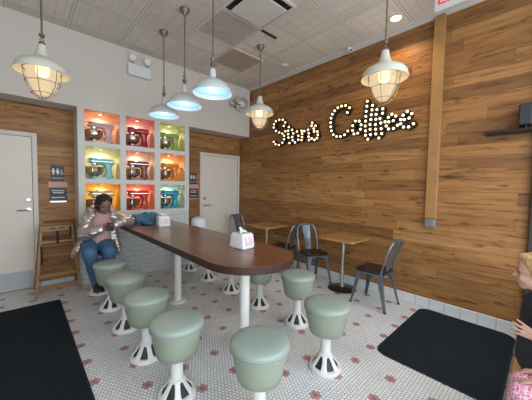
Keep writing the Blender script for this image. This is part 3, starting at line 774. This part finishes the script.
def restroom(x, where):
    yw = YB-.0005
    t = thing('restroom_sign', 'black RESTROOMS sign with white figures '+where, 'sign', (x, yw, 1.552))
    b = B(); box(b, (-.072, -.006, -.103), (.072, 0, .103), .002); finish('plate', b, M['dark_sign'], t)
    b = B(); icon(b, -.045, .028, 'm'); icon(b, .002, .028, 'w'); icon(b, .044, .018, 'c', .8); finish('pictograms', b, M['sign_white'], t)
    text_mesh('lettering', 'RESTROOMS', .026, M['sign_white'], t, (0, -.0065, -.066), (PI/2, 0, 0), .0005, .85)
    b = B(); box(b, (-.105, -.003, -.038), (.105, 0, .038)); p = finish('paper_notice', b, M['pink'], None, (x+.005, yw, 1.398)); tag(p, 'pink paper strip between the two black signs '+where, 'notice')
    t = thing('notice_sign', 'black lettered notice below the pink strip '+where, 'sign', (x+.003, yw, 1.262))
    b = B(); box(b, (-.095, -.006, -.088), (.095, 0, .088), .002); finish('plate', b, M['dark_sign'], t)
    b = B()
    for z, hw_ in ((.052, .070), (.022, .058), (-.045, .075)):
        xx = -hw_
        while xx < hw_-.008:
            ww = random.uniform(.007, .012); box(b, (xx, -.0068, z-.008), (min(hw_, xx+ww), -.006, z+.008)); xx += ww+.0035
    finish('lettering', b, M['sign_white'], t)
    b = B(); box(b, (-.09, -.008, -.112), (.09, 0, -.092)); finish('holder_strip', b, M['steel'], t)
restroom(.395, 'beside the left door')
restroom(2.46, 'beside the right door')

# ------------------------------------------------------------------ stand mixers
def mixer(col, loc, label):
    t = thing('stand_mixer', label, 'stand mixer', loc, 0, 'stand mixers in the wall niches')
    m = plain('mixer_enamel', tuple(c*.9 for c in col), .3, 0, .03, 20, .5, 0, .2)
    # base plate: bowl end at -X
    b = B(); pts = rrect(-.155, -.085, .12, .085, .07, 8); prism(b, pts, .0005, .032, .010); finish('base', b, m, t, smooth=True)
    b = B(); rings = []
    for z, xc, hx, hy in ((.02, .085, .075, .065), (.06, .092, .055, .052), (.12, .097, .042, .043), (.18, .093, .042, .043), (.225, .082, .058, .052), (.25, .078, .06, .05)):
        rings.append([b.verts.new((xc+hx*math.copysign(abs(math.cos(a))**.7, math.cos(a)), hy*math.copysign(abs(math.sin(a))**.7, math.sin(a)), z)) for a in [2*PI*k/20 for k in range(20)]])
    for p, q in zip(rings, rings[1:]):
        for i in range(20): b.faces.new((p[i], p[(i+1) % 20], q[(i+1) % 20], q[i]))
    b.faces.new(rings[0][::-1]); b.faces.new(rings[-1]); finish('column', b, m, t, smooth=True)
    b = B(); rings = []
    for x, r, zc in ((.165, .028, .282), (.158, .050, .282), (.13, .062, .282), (.07, .067, .282), (0, .066, .284), (-.07, .062, .287), (-.125, .055, .290), (-.15, .046, .292), (-.158, .036, .293)):
        rings.append([b.verts.new((x, r*.86*math.cos(a), zc+r*math.sin(a)*(.92 if math.sin(a) > 0 else .85))) for a in [2*PI*k/20 for k in range(20)]])
    for p, q in zip(rings, rings[1:]):
        for i in range(20): b.faces.new((p[i], p[(i+1) % 20], q[(i+1) % 20], q[i]))
    b.faces.new(rings[0][::-1]); b.faces.new(rings[-1]); hd = finish('motor_head', b, m, t, smooth=True)
    b = B(); box(b, (-.13, -.0590, .279), (.14, -.054, .286), .001); finish('trim_band', b, M['chrome'], hd)
    b = B(); lathe(b, [(.026, 0), (.026, .014), (.02, .02), (0, .021)], 16, c=(-.158, 0, .293), axis=(-1, 0, 0)); finish('attachment_hub', b, M['chrome'], hd, smooth=True)
    b = B(); lathe(b, [(.012, 0), (.012, .02), (0, .022)], 10, c=(-.135, -.05, .30), axis=(0, -1, 0)); finish('knob', b, M['black'], hd, smooth=True)
    b = B(); lathe(b, [(.042, .215), (.048, .232), (.048, .25)], 18, c=(-.085, 0, 0)); finish('beater_collar', b, M['chrome'], t, smooth=True)
    b = B(); lathe(b, [(.010, .09), (.012, .22)], 10, c=(-.085, 0, 0)); finish('beater_shaft', b, M['steel'], t, smooth=True)
    b = B(); lathe(b, [(.050, .0325), (.052, .045), (.038, .052), (.065, .062), (.098, .09), (.111, .13), (.113, .185), (.117, .192), (.114, .195), (.110, .186), (.105, .13), (.09, .092), (0, .062)], 28, True, False, c=(-.085, 0, 0)); bw = finish('bowl', b, M['bowl'], t, smooth=True)
    b = B(); tube(b, [(-.085-.03, -.10, .17), (-.085-.045, -.128, .16), (-.085-.045, -.128, .11), (-.085-.03, -.094, .09)], .007, 8); finish('bowl_handle', b, M['bowl'], bw, smooth=True)
    def squash(o):
        for v in getattr(o.data, 'vertices', []): v.co.z *= .90
        for c_ in o.children: squash(c_)
    for c_ in t.children: squash(c_)
    return t
M['bowl'] = plain('polished_steel_bowl', (.62, .56, .48), .22, 1, .05)
mcols = [[(.62, .38, .38), (.33, .012, .03), (.27, .40, .09)],
         [(.22, .50, .50), (.20, .065, .04), (.72, .24, .02)],
         [(.62, .50, .22), (.50, .04, .02), (.01, .28, .42)]]
mnames = [['pale pink', 'crimson', 'green'], ['pale aqua', 'chocolate brown', 'orange'], ['cream yellow', 'red', 'teal blue']]
rown = ['top', 'middle', 'bottom']; coln = ['left', 'centre', 'right']
for j in range(3):
    for i in range(3):
        x = (NX[i][0]+NX[i][1])/2
        mx = mixer(mcols[j][i], (x, YN+.142, NZ[j][0]+.0005), '%s stand mixer with steel bowl in the %s row, %s niche' % (mnames[j][i], rown[j], coln[i]))
        zt = NZ[j][1]-.004
        p = thing('niche_light', 'tiny round downlight in ceiling of the %s row, %s niche' % (rown[j], coln[i]), 'light', (x, YN+.17, zt), 0, 'puck lights in the niches')
        b = B(); lathe(b, [(.03, -.0005), (.03, -.009), (.024, -.012)], 18, True, False); finish('housing', b, M['steel'], p, smooth=True)
        b = B(); lathe(b, [(.022, -.0118), (0, -.0125)], 16, False, False); finish('lens', b, M['recess_glow'], p)
        lamp('puck_glow', 'SPOT', (0, 0, -.02), 4.0, (1, .82, .62), p, spot_size=2.7, spot_blend=.6, shadow_soft_size=.02)

# ------------------------------------------------------------------ things on the table
def dispenser(x, y, rz, label):
    t = thing('napkin_dispenser', label, 'napkin dispenser', (x, y, ZT_), rz, 'napkin dispensers on the long table')
    b = B(); hx, hy = .078, .095
    prism(b, rrect(-hx, -hy, hx, hy, .018, 4), .0005, .135, .010)
    for v in b.verts:
        if v.co.z > .06: v.co.x *= .92; v.co.y *= .86
    finish('housing', b, M['white_plastic'], t, smooth=True)
    b = B(); prism(b, rrect(-.045, -.02, .045, .02, .012, 3), .1345, .1375); finish('slot', b, M['black'], t)
    for s in (-1,):
        b = B(); box(b, (-.055, -.0965, .03), (.055, -.094, .112), .001, mtx=Matrix.Rotation(-.0, 4, 'X')); 
        for v in b.verts:
            if v.co.z > .06: v.co.y += .011
        lb = finish('printed_panel', b, M['pinklabel'], t)
    b = B()   # crumpled napkin standing out of the slot
    n = 7; g = [[None]*n for _ in range(n)]
    for i in range(n):
        for j in range(n):
            u = i/(n-1)-.5; v = j/(n-1)
            g[i][j] = b.verts.new((u*.085*(1-.65*v*v)+.015*math.sin(5*v), .012*math.sin(9*u+4*v)+.01*v, .13+.062*v-.03*abs(u)*v))
    for i in range(n-1):
        for j in range(n-1): b.faces.new((g[i][j], g[i+1][j], g[i+1][j+1], g[i][j+1]))
    o = finish('napkin', b, M['paper'], t, smooth=True); s = o.modifiers.new('thick', 'SOLIDIFY'); s.thickness = .002
M['pinklabel'] = None
def pl():
    t = NT('pink_white_label'); x, y, z = t.xyz()
    n = t.noise(t.co, 30, 2); c = t.ramp(n, [(.42, (.70, .66, .66)), (.5, (.66, .36, .42)), (.6, (.70, .55, .58))]); t.set(Base_Color=c, Roughness=.5); return t.m
M['pinklabel'] = pl()
dispenser(1.50, 1.92, .12, 'white napkin dispenser near the rounded end of the long table')
dispenser(1.44, 3.61, -.15, 'white napkin dispenser beside the blue jacket at table far end')
# blue jacket heap
b = B(); v = bmesh.ops.create_icosphere(b, subdivisions=5, radius=1)['verts']
for q in v:
    d = q.co.copy(); n_ = mnoise.noise(d*1.8)*.28 + mnoise.noise(d*4.5+Vector((3, 1, 2)))*.20 + abs(mnoise.noise(d*8))*.12
    r_ = 1+n_; z = max(d.z*r_, -.35)
    q.co = Vector((d.x*r_*.20, d.y*r_*.27, (z+.35)*.105))
o = finish('denim_jacket', b, M['denim_jacket'], None, (1.37, 4.04, ZT_+.001), smooth=180); tag(o, 'crumpled blue jacket lying on the table against the niche wall', 'jacket')

# white bin behind the table
t = thing('waste_bin', 'white domed bin standing behind the table by the right door', 'bin', (2.40, 4.36, 0))
b = B(); lathe(b, [(.125, .0005), (.13, .01), (.145, .60), (.145, .66)], 30); finish('body', b, M['white_plastic'], t, smooth=True)
b = B(); lathe(b, [(.15, .655), (.152, .70), (.148, .76), (.13, .81), (.10, .835), (.05, .85), (0, .852)], 30); finish('domed_lid', b, M['white_plastic'], t, smooth=True)

# ------------------------------------------------------------------ people
def ball(bm, c, r, sc=(1, 1, 1), mtx=None, n=18): sphere(bm, c, r, n, sc, mtx)
def cap(bm, *pr):   # chain of (point, radius): one tapered limb with rounded joints
    for (a, ra), (c, rc) in zip(pr, pr[1:]):
        a, c = Vector(a), Vector(c); tube(bm, [a, a.lerp(c, .5), c], [ra, (ra+rc)/2, rc], 14)
    for a, ra in pr: sphere(bm, Vector(a), ra*1.0, 14)
def flesh(name, bm, mat, parent, voxel, smooth_it=6, disp=None):
    me = D.meshes.new('raw'); bm.to_mesh(me); bm.free(); o = D.objects.new('raw', me); COL.objects.link(o)
    m = o.modifiers.new('r', 'REMESH'); m.mode = 'VOXEL'; m.voxel_size = voxel
    m = o.modifiers.new('s', 'SMOOTH'); m.factor = .5; m.iterations = smooth_it
    bpy.context.view_layer.update()
    me2 = D.meshes.new_from_object(o.evaluated_get(bpy.context.evaluated_depsgraph_get())); D.objects.remove(o)
    if disp:
        me2.update()
        nr = [v.normal.copy() for v in me2.vertices]
        for v, n_ in zip(me2.vertices, nr): v.co += n_*disp(v.co)
    me2.name = name; me2.materials.clear(); me2.materials.append(mat)
    me2.polygons.foreach_set('use_smooth', [True]*len(me2.polygons))
    q = D.objects.new(name, me2); COL.objects.link(q); q.parent = parent
    return q
def frame(fwd, up):
    f = Vector(fwd).normalized(); u = Vector(up); u = (u-f*u.dot(f)).normalized(); s = u.cross(f)   # s = the person's left
    return f, s, u
def head(bm, c, fwd, up, h, child=False):   # c = middle of the head, h = chin to crown
    f, s, u = frame(fwd, up); m = Matrix((f, s, u)).transposed()
    def P(a, b_, d): return Vector(c)+f*a*h+s*b_*h+u*(d-.5)*h
    def E(a, b_, d, r): ball(bm, P(a, b_, d), h, r, m)
    E(-.04, 0, .62, (.40, .325, .38)); E(.10, 0, .36, (.25, .25, .33)); E(.20, 0, .12, (.12, .13, .10)); E(.24, 0, .56, (.12, .23, .10))
    E(.22, .13, .34, (.11, .10, .12)); E(.22, -.13, .34, (.11, .10, .12))
    E(.35, 0, .45, (.05, .035, .10)); E(.39, 0, .375, (.065, .055, .045))
    E(.335, 0, .245, (.045, .085, .022)); E(.325, 0, .205, (.045, .075, .024))
    for k in (1, -1): E(-.03, k*.325, .46, (.07, .03, .11))
    return P, m
def face_details(parent, P, m, h, lipcol, irises=True):
    b = B()
    for k in (1, -1): ball(b, P(.318, k*.125, .49), h, (.028, .055, .018), m, 10)
    finish('eye', b, M['eye'], parent, smooth=True)
    b = B(); 
    for k in (1, -1): ball(b, P(.335, k*.13, .575), h, (.015, .075, .012), m, 10)
    finish('eyebrow', b, M['eye'], parent, smooth=True)
    b = B(); ball(b, P(.358, 0, .225), h, (.028, .075, .026), m, 12); finish('lips', b, lipcol, parent, smooth=True)
def hand(bm, wrist, d, nrm, L, curl=.5, thumb=1, spread=.10):   # d: towards fingers, nrm: out of the back of the hand
    d = Vector(d).normalized(); n_ = Vector(nrm); n_ = (n_-d*n_.dot(d)).normalized(); s = d.cross(n_)*thumb   # s points to the thumb side
    w_ = Vector(wrist)
    m = Matrix((d, s, n_)).transposed()
    ball(bm, w_+d*L*.26, L, (.30, .20, .085), m, 16); ball(bm, w_+d*L*.08, L, (.14, .14, .09), m, 12)
    for i, (ln, off) in enumerate(((.42, .145), (.47, .05), (.44, -.05), (.34, -.14))):
        a = w_+d*L*.46+s*L*off; ang = 0; q = a; dd = (d+s*spread*(1.5-i)).normalized(); ch = [(w_+d*L*.30+s*L*off*.8, L*.055), (a, L*.052)]
        for k, fr in enumerate((.45, .32, .23)):
            ang += curl*(.5 if k == 0 else .8); v = dd*math.cos(ang)-n_*math.sin(ang); q = q+v*L*ln*fr*1.05; ch.append((q.copy(), L*(.047-.005*k)))
        cap(bm, *ch)
    t0 = w_+d*L*.12+s*L*.13; t1 = t0+(d*.55+s*.7-n_*.25).normalized()*L*.24; t2 = t1+(d*.85+s*.25-n_*.3).normalized()*L*.20
    cap(bm, (t0, L*.07), (t1, L*.058), (t2, L*.045))
M['eye'] = plain('dark_eye_and_brow', (.015, .01, .008), .4)
M['skin_dark'] = plain('warm_brown_skin', (.215, .105, .066), .5, 0, .05, 30)
M['lips_dark'] = plain('brown_lips', (.19, .065, .05), .45)
M['skin_fair'] = plain('fair_skin', (.62, .36, .27), .5, 0, .04, 30)
M['lips_fair'] = plain('rosy_lips', (.56, .24, .20), .45)
M['hair_black'] = plain('black_curly_hair', (.014, .010, .009), .6, 0, .6, 60, .4, .6)
M['hair_blond'] = plain('sandy_blond_hair', (.50, .31, .13), .55, 0, .35, 70, .4, .5)
M['silver'] = plain('silver_rose_puffer_fabric', (.52, .45, .42), .33, .75, .22, 16, .5, .3)
M['lining'] = plain('taupe_jacket_lining', (.20, .155, .125), .7)
M['knit'] = plain('dusty_pink_knit', (.46, .27, .26), .9, 0, .12, 60)
M['jeans'] = plain('mid_blue_denim', (.050, .115, .215), .8, 0, .25, 30)
M['shoe'] = plain('dark_navy_shoe', (.018, .02, .028), .6)
M['sole'] = plain('white_shoe_sole', (.55, .55, .53), .6)
M['navy'] = plain('dark_navy_jacket', (.012, .017, .030), .6, 0, .4, 25)
# woman seated on the stool by the wall, looking down at her phone
W = thing('person', 'person in silver puffer jacket and jeans seated on a stool, looking at phone', 'person', (.745, 3.95, 0))
o_ = Vector((.745, 3.95, 0))
def L_(x, y, z): return Vector((x, y, z))-o_
b = B(); hc = L_(.785, 3.84, 1.155)
P, mm = head(b, hc, (.12, -.88, -.36), (.05, -.35, .92), .225)
cap(b, (L_(.78, 3.90, 1.10), .052), (L_(.772, 3.95, 1.00), .058))
cap(b, (L_(.77, 3.96, .96), .11), (L_(.76, 3.97, .80), .11), (L_(.755, 3.96, .66), .13))
cap(b, (L_(.67, 3.96, .98), .05), (L_(.885, 3.96, .98), .05))
cap(b, (L_(.615, 3.94, .96), .045), (L_(.575, 3.83, .79), .038), (L_(.735, 3.70, .865), .026))
cap(b, (L_(.925, 3.94, .96), .045), (L_(1.06, 3.83, .935), .038), (L_(.865, 3.71, .89), .026))
hand(b, L_(.735, 3.70, .865), (.9, -.30, .22), (-.2, -.5, -.85), .155, .9, 1)
hand(b, L_(.865, 3.71, .89), (-.9, -.30, -.05), (.2, -.5, -.85), .155, .9, -1)
for k in (-1, 1):
    cap(b, (L_(.72+k*.085, 3.96, .635), .080), (L_(.685+k*.10, 3.62, .595), .052), (L_(.73+k*.07, 3.79, .17), .036))
    cap(b, (L_(.75+k*.07, 3.79, .15), .034), (L_(.75+k*.085, 3.68, .135), .03))
body = flesh('body', b, M['skin_dark'], W, .0065, 2)
face_details(body, P, mm, .225, M['lips_dark'])
b = B(); ball(b, P(-.14, 0, .68), .225, (.44, .41, .42), mm); ball(b, P(-.20, .20, .40), .225, (.26, .20, .32), mm); ball(b, P(-.20, -.20, .40), .225, (.26, .20, .32), mm); ball(b, P(-.34, 0, .34), .225, (.26, .30, .34), mm)
ball(b, P(.08, .15, .90), .225, (.20, .20, .11), mm); ball(b, P(.08, -.15, .90), .225, (.20, .20, .11), mm)
flesh('hair', b, M['hair_black'], body, .008, 1, lambda c: .006*mnoise.noise(c*55))
b = B(); cap(b, (L_(.77, 3.955, .965), .118), (L_(.76, 3.955, .82), .120), (L_(.755, 3.94, .70), .130)); cap(b, (L_(.70, 3.955, .985), .06), (L_(.85, 3.955, .985), .06)); flesh('sweater', b, M['knit'], W, .009, 3)
b = B()
for k in (-1, 1): cap(b, (L_(.71+k*.085, 3.96, .655), .100), (L_(.685+k*.10, 3.62, .60), .078), (L_(.73+k*.07, 3.775, .235), .054))
ball(b, L_(.75, 3.97, .66), .145, (1.1, .9, .75)); ball(b, L_(.745, 3.97, .62), .1, (1.2, 1, .7))
flesh('jeans', b, M['jeans'], W, .009, 3, lambda c: .004*mnoise.noise(c*22))
b = B()
for k, ax in ((-1, .635), (1, .905)):
    cap(b, (L_(ax+.035*-k, 3.975, 1.0), .070), (L_(ax+.012*-k, 3.965, .86), .078), (L_(ax, 3.95, .70), .075))
cap(b, (L_(.61, 3.93, .965), .075), (L_(.565, 3.83, .80), .072), (L_(.64, 3.76, .83), .062), (L_(.715, 3.715, .86), .042))
cap(b, (L_(.935, 3.93, .965), .075), (L_(1.075, 3.83, .935), .064), (L_(.97, 3.765, .93), .058), (L_(.885, 3.72, .90), .042))
cap(b, (L_(.66, 4.03, .98), .07), (L_(.77, 4.05, .98), .09), (L_(.88, 4.03, .98), .07)); cap(b, (L_(.70, 4.06, .75), .07), (L_(.83, 4.06, .75), .07), (L_(.83, 4.06, .9), .07), (L_(.70, 4.06, .9), .07))
# hood and thick collar
cap(b, (L_(.665, 3.90, 1.02), .045), (L_(.650, 3.98, 1.06), .055), (L_(.70, 4.03, 1.08), .06), (L_(.78, 4.05, 1.085), .06), (L_(.86, 4.02, 1.08), .06), (L_(.90, 3.97, 1.05), .055), (L_(.885, 3.90, 1.01), .045))
# hanging fronts of the open jacket
cap(b, (L_(.60, 3.93, .72), .060), (L_(.50, 3.92, .60), .045), (L_(.455, 3.93, .53), .020))
cap(b, (L_(.92, 3.93, .72), .055), (L_(.945, 3.88, .58), .040), (L_(.95, 3.88, .50), .022))
flesh('puffer_jacket', b, M['silver'], W, .009, 2, lambda c: .009*abs(math.sin(c.z*62+3*mnoise.noise(c*8)))-.004+.006*mnoise.noise(c*24))
for k in (-1, 1):
    b = B(); cap(b, (L_(.75+k*.07, 3.81, .150), .042), (L_(.75+k*.085, 3.72, .142), .040), (L_(.75+k*.09, 3.66, .136), .033)); cap(b, (L_(.75+k*.07, 3.795, .16), .042), (L_(.75+k*.07, 3.775, .22), .042))
    sh_ = flesh('shoe', b, M['shoe'], W, .007, 2)
    b = B(); cap(b, (L_(.75+k*.07, 3.82, .112), .030), (L_(.75+k*.088, 3.66, .108), .028)); 
    for v in b.verts: v.co.z = .098+(v.co.z-.108)*.45
    finish('sole', b, M['sole'], sh_, smooth=True)
ph = thing('smartphone', 'dark smartphone held in both hands of person in silver jacket', 'phone', (.803, 3.655, .895)); ph.rotation_euler = (math.radians(-35), 0, 0)
b = B(); box(b, (-.036, -.0045, -.055), (.036, .0045, .055), .003); finish('case', b, M['black'], ph)
b = B(); box(b, (-.033, .0046, -.052), (.033, .0050, .052)); finish('screen', b, M['slot'], ph)

# boy in dark jacket in profile at the right edge, facing into the room
FW = (-.06, 1, -.05); BK = Vector((0, -1, 0))
K = thing('person', 'blond child in dark jacket seen in profile, raising one hand', 'person', (2.06, -.02, .05))
o_ = Vector((2.06, -.02, .05)); hb = L_(2.05, .030, .985); b = B()
P, mm = head(b, hb, FW, (0, 0, 1), .205, True)
cap(b, (hb+BK*.03+Vector((0, 0, -.06)), .040), (hb+BK*.035+Vector((0, 0, -.15)), .042))
ctr = hb+BK*.045; cap(b, (ctr+Vector((0, 0, -.20)), .075), (ctr+Vector((0, 0, -.34)), .08), (ctr+Vector((0, 0, -.46)), .085))
sd = Vector((1, 0, 0))
for k in (-1, 1):
    cap(b, (ctr+sd*k*.05+Vector((0, 0, -.48)), .058), (ctr+sd*k*.055+Vector((0, .01, -.70)), .044), (ctr+sd*k*.055+Vector((0, 0, -.885)), .03)); cap(b, (ctr+sd*k*.055+Vector((0, 0, -.90)), .03), (ctr+sd*k*.055+Vector((0, .09, -.905)), .022))
sh1 = ctr+sd*-.095+Vector((0, 0, -.185)); el = ctr+Vector((-.13, -.06, -.35)); wr = L_(1.93, -.035, .668)
cap(b, (sh1, .036), (el, .030), (wr, .022))
hand(b, wr, (-.05, .92, .28), (-1, 0, .1), .15, .16, 1, .15)
sh2 = ctr+sd*.095+Vector((0, 0, -.185)); el2 = ctr+sd*.13+Vector((0, 0, -.34)); wr2 = ctr+sd*.13+Vector((0, .03, -.48))
cap(b, (sh2, .036), (el2, .030), (wr2, .022)); hand(b, wr2, (0, .1, -1), sd, .12, .3, 1)
body = flesh('body', b, M['skin_fair'], K, .0045, 2)
face_details(body, P, mm, .205, M['lips_fair'])
b = B(); ball(b, P(-.10, 0, .71), .205, (.405, .375, .36), mm); ball(b, P(-.22, 0, .50), .205, (.27, .33, .33), mm); ball(b, P(.10, 0, .90), .205, (.24, .25, .11), mm)
ball(b, P(-.06, .30, .58), .205, (.16, .08, .20), mm); ball(b, P(-.06, -.30, .58), .205, (.16, .08, .20), mm)
flesh('hair', b, M['hair_blond'], body, .006, 1, lambda c: .004*mnoise.noise(Vector((c.x*90, c.y*90, c.z*20))))
b = B(); cap(b, (ctr+Vector((0, 0, -.175)), .088), (ctr+Vector((0, 0, -.34)), .098), (ctr+Vector((0, 0, -.47)), .105)); cap(b, (hb+BK*.035+Vector((0, 0, -.125)), .05), (hb+BK*.04+Vector((0, 0, -.16)), .075))
cap(b, (sh1, .052), (el, .046), (el.lerp(wr, .75), .034)); cap(b, (sh2, .052), (el2, .046), (wr2, .034))
flesh('jacket', b, M['navy'], K, .007, 3)
b = B()
for k in (-1, 1): cap(b, (ctr+sd*k*.05+Vector((0, 0, -.47)), .075), (ctr+sd*k*.055+Vector((0, .01, -.70)), .058), (ctr+sd*k*.055+Vector((0, 0, -.85)), .048))
flesh('trousers', b, M['navy'], K, .008, 2)
for k in (-1, 1):
    b = B(); cap(b, (ctr+sd*k*.055+Vector((0, 0, -.895)), .037), (ctr+sd*k*.055+Vector((0, .09, -.905)), .030))
    for v in b.verts: v.co.z = max(v.co.z, .001)
    finish('shoe', b, M['shoe'], K, smooth=True)

# small girl in pink floral clothes on the window seat
def floral():
    t = NT('pink_floral_cloth'); t.xyz()
    v = t.n('ShaderNodeTexVoronoi'); v.inputs['Scale'].default_value = 60; t.l(t.co, v.inputs['Vector'])
    dn = t.math('ADD', v.outputs['Distance'], t.math('MULTIPLY', t.noise(t.co, 90, 2), .25))
    c = t.ramp(dn, [(.0, (.62, .03, .16)), (.46, (.66, .10, .28)), (.54, (.78, .60, .64)), (.60, (.78, .66, .66)), (.75, (.60, .26, .36))]); t.set(Base_Color=c, Roughness=.8); return t.m
M['floral'] = floral()
G = thing('person', 'small child in pink floral clothes sitting low at the right edge', 'person', (1.79, -.24, .37)); o_ = Vector((1.79, -.24, .37))
b = B(); hg = L_(1.80, -.24, .90); P, mm = head(b, hg, FW, (0, 0, 1), .19, True)
cap(b, (L_(1.80, -.26, .83), .036), (L_(1.80, -.26, .78), .038)); cap(b, (L_(1.80, -.26, .72), .068), (L_(1.80, -.25, .56), .072), (L_(1.80, -.24, .455), .08))
for k in (-1, 1):
    q = sd*k*.055
    cap(b, (L_(1.80, -.22, .44)+q, .058), (L_(1.78, .035, .455)+q, .042), (L_(1.78, .01, .17)+q, .028), (L_(1.78, .02, .05)+q, .026)); cap(b, (L_(1.78, .02, .03)+q, .026), (L_(1.78, .09, .025)+q, .020))
for k in (-1, 1):
    q = sd*k*.09
    cap(b, (L_(1.80, -.26, .74)+q, .032), (L_(1.79, -.20, .60)+q, .027), (L_(1.785, -.02, .548)+q*.6, .019)); hand(b, L_(1.785, -.02, .548)+q*.6, (0, .95, -.30), (0, 0, 1), .10, .35, -k)
body = flesh('body', b, M['skin_fair'], G, .0045, 2)
face_details(body, P, mm, .19, M['lips_fair'])
b = B(); ball(b, P(-.085, 0, .68), .19, (.42, .39, .38), mm); ball(b, P(-.22, 0, .34), .19, (.28, .35, .42), mm); flesh('hair', b, M['hair_blond'], body, .006, 1)
b = B(); cap(b, (L_(1.80, -.26, .73), .082), (L_(1.80, -.25, .56), .090), (L_(1.80, -.23, .47), .10))
for k in (-1, 1):
    q = sd*k*.05
    cap(b, (L_(1.80, -.22, .455)+q, .075), (L_(1.78, .035, .460)+q, .060), (L_(1.78, .03, .33)+q, .055)); cap(b, (L_(1.80, -.26, .74)+sd*k*.09, .046), (L_(1.79, -.22, .64)+sd*k*.09, .042))
flesh('floral_dress', b, M['floral'], G, .007, 3, lambda c: .004*mnoise.noise(c*25))
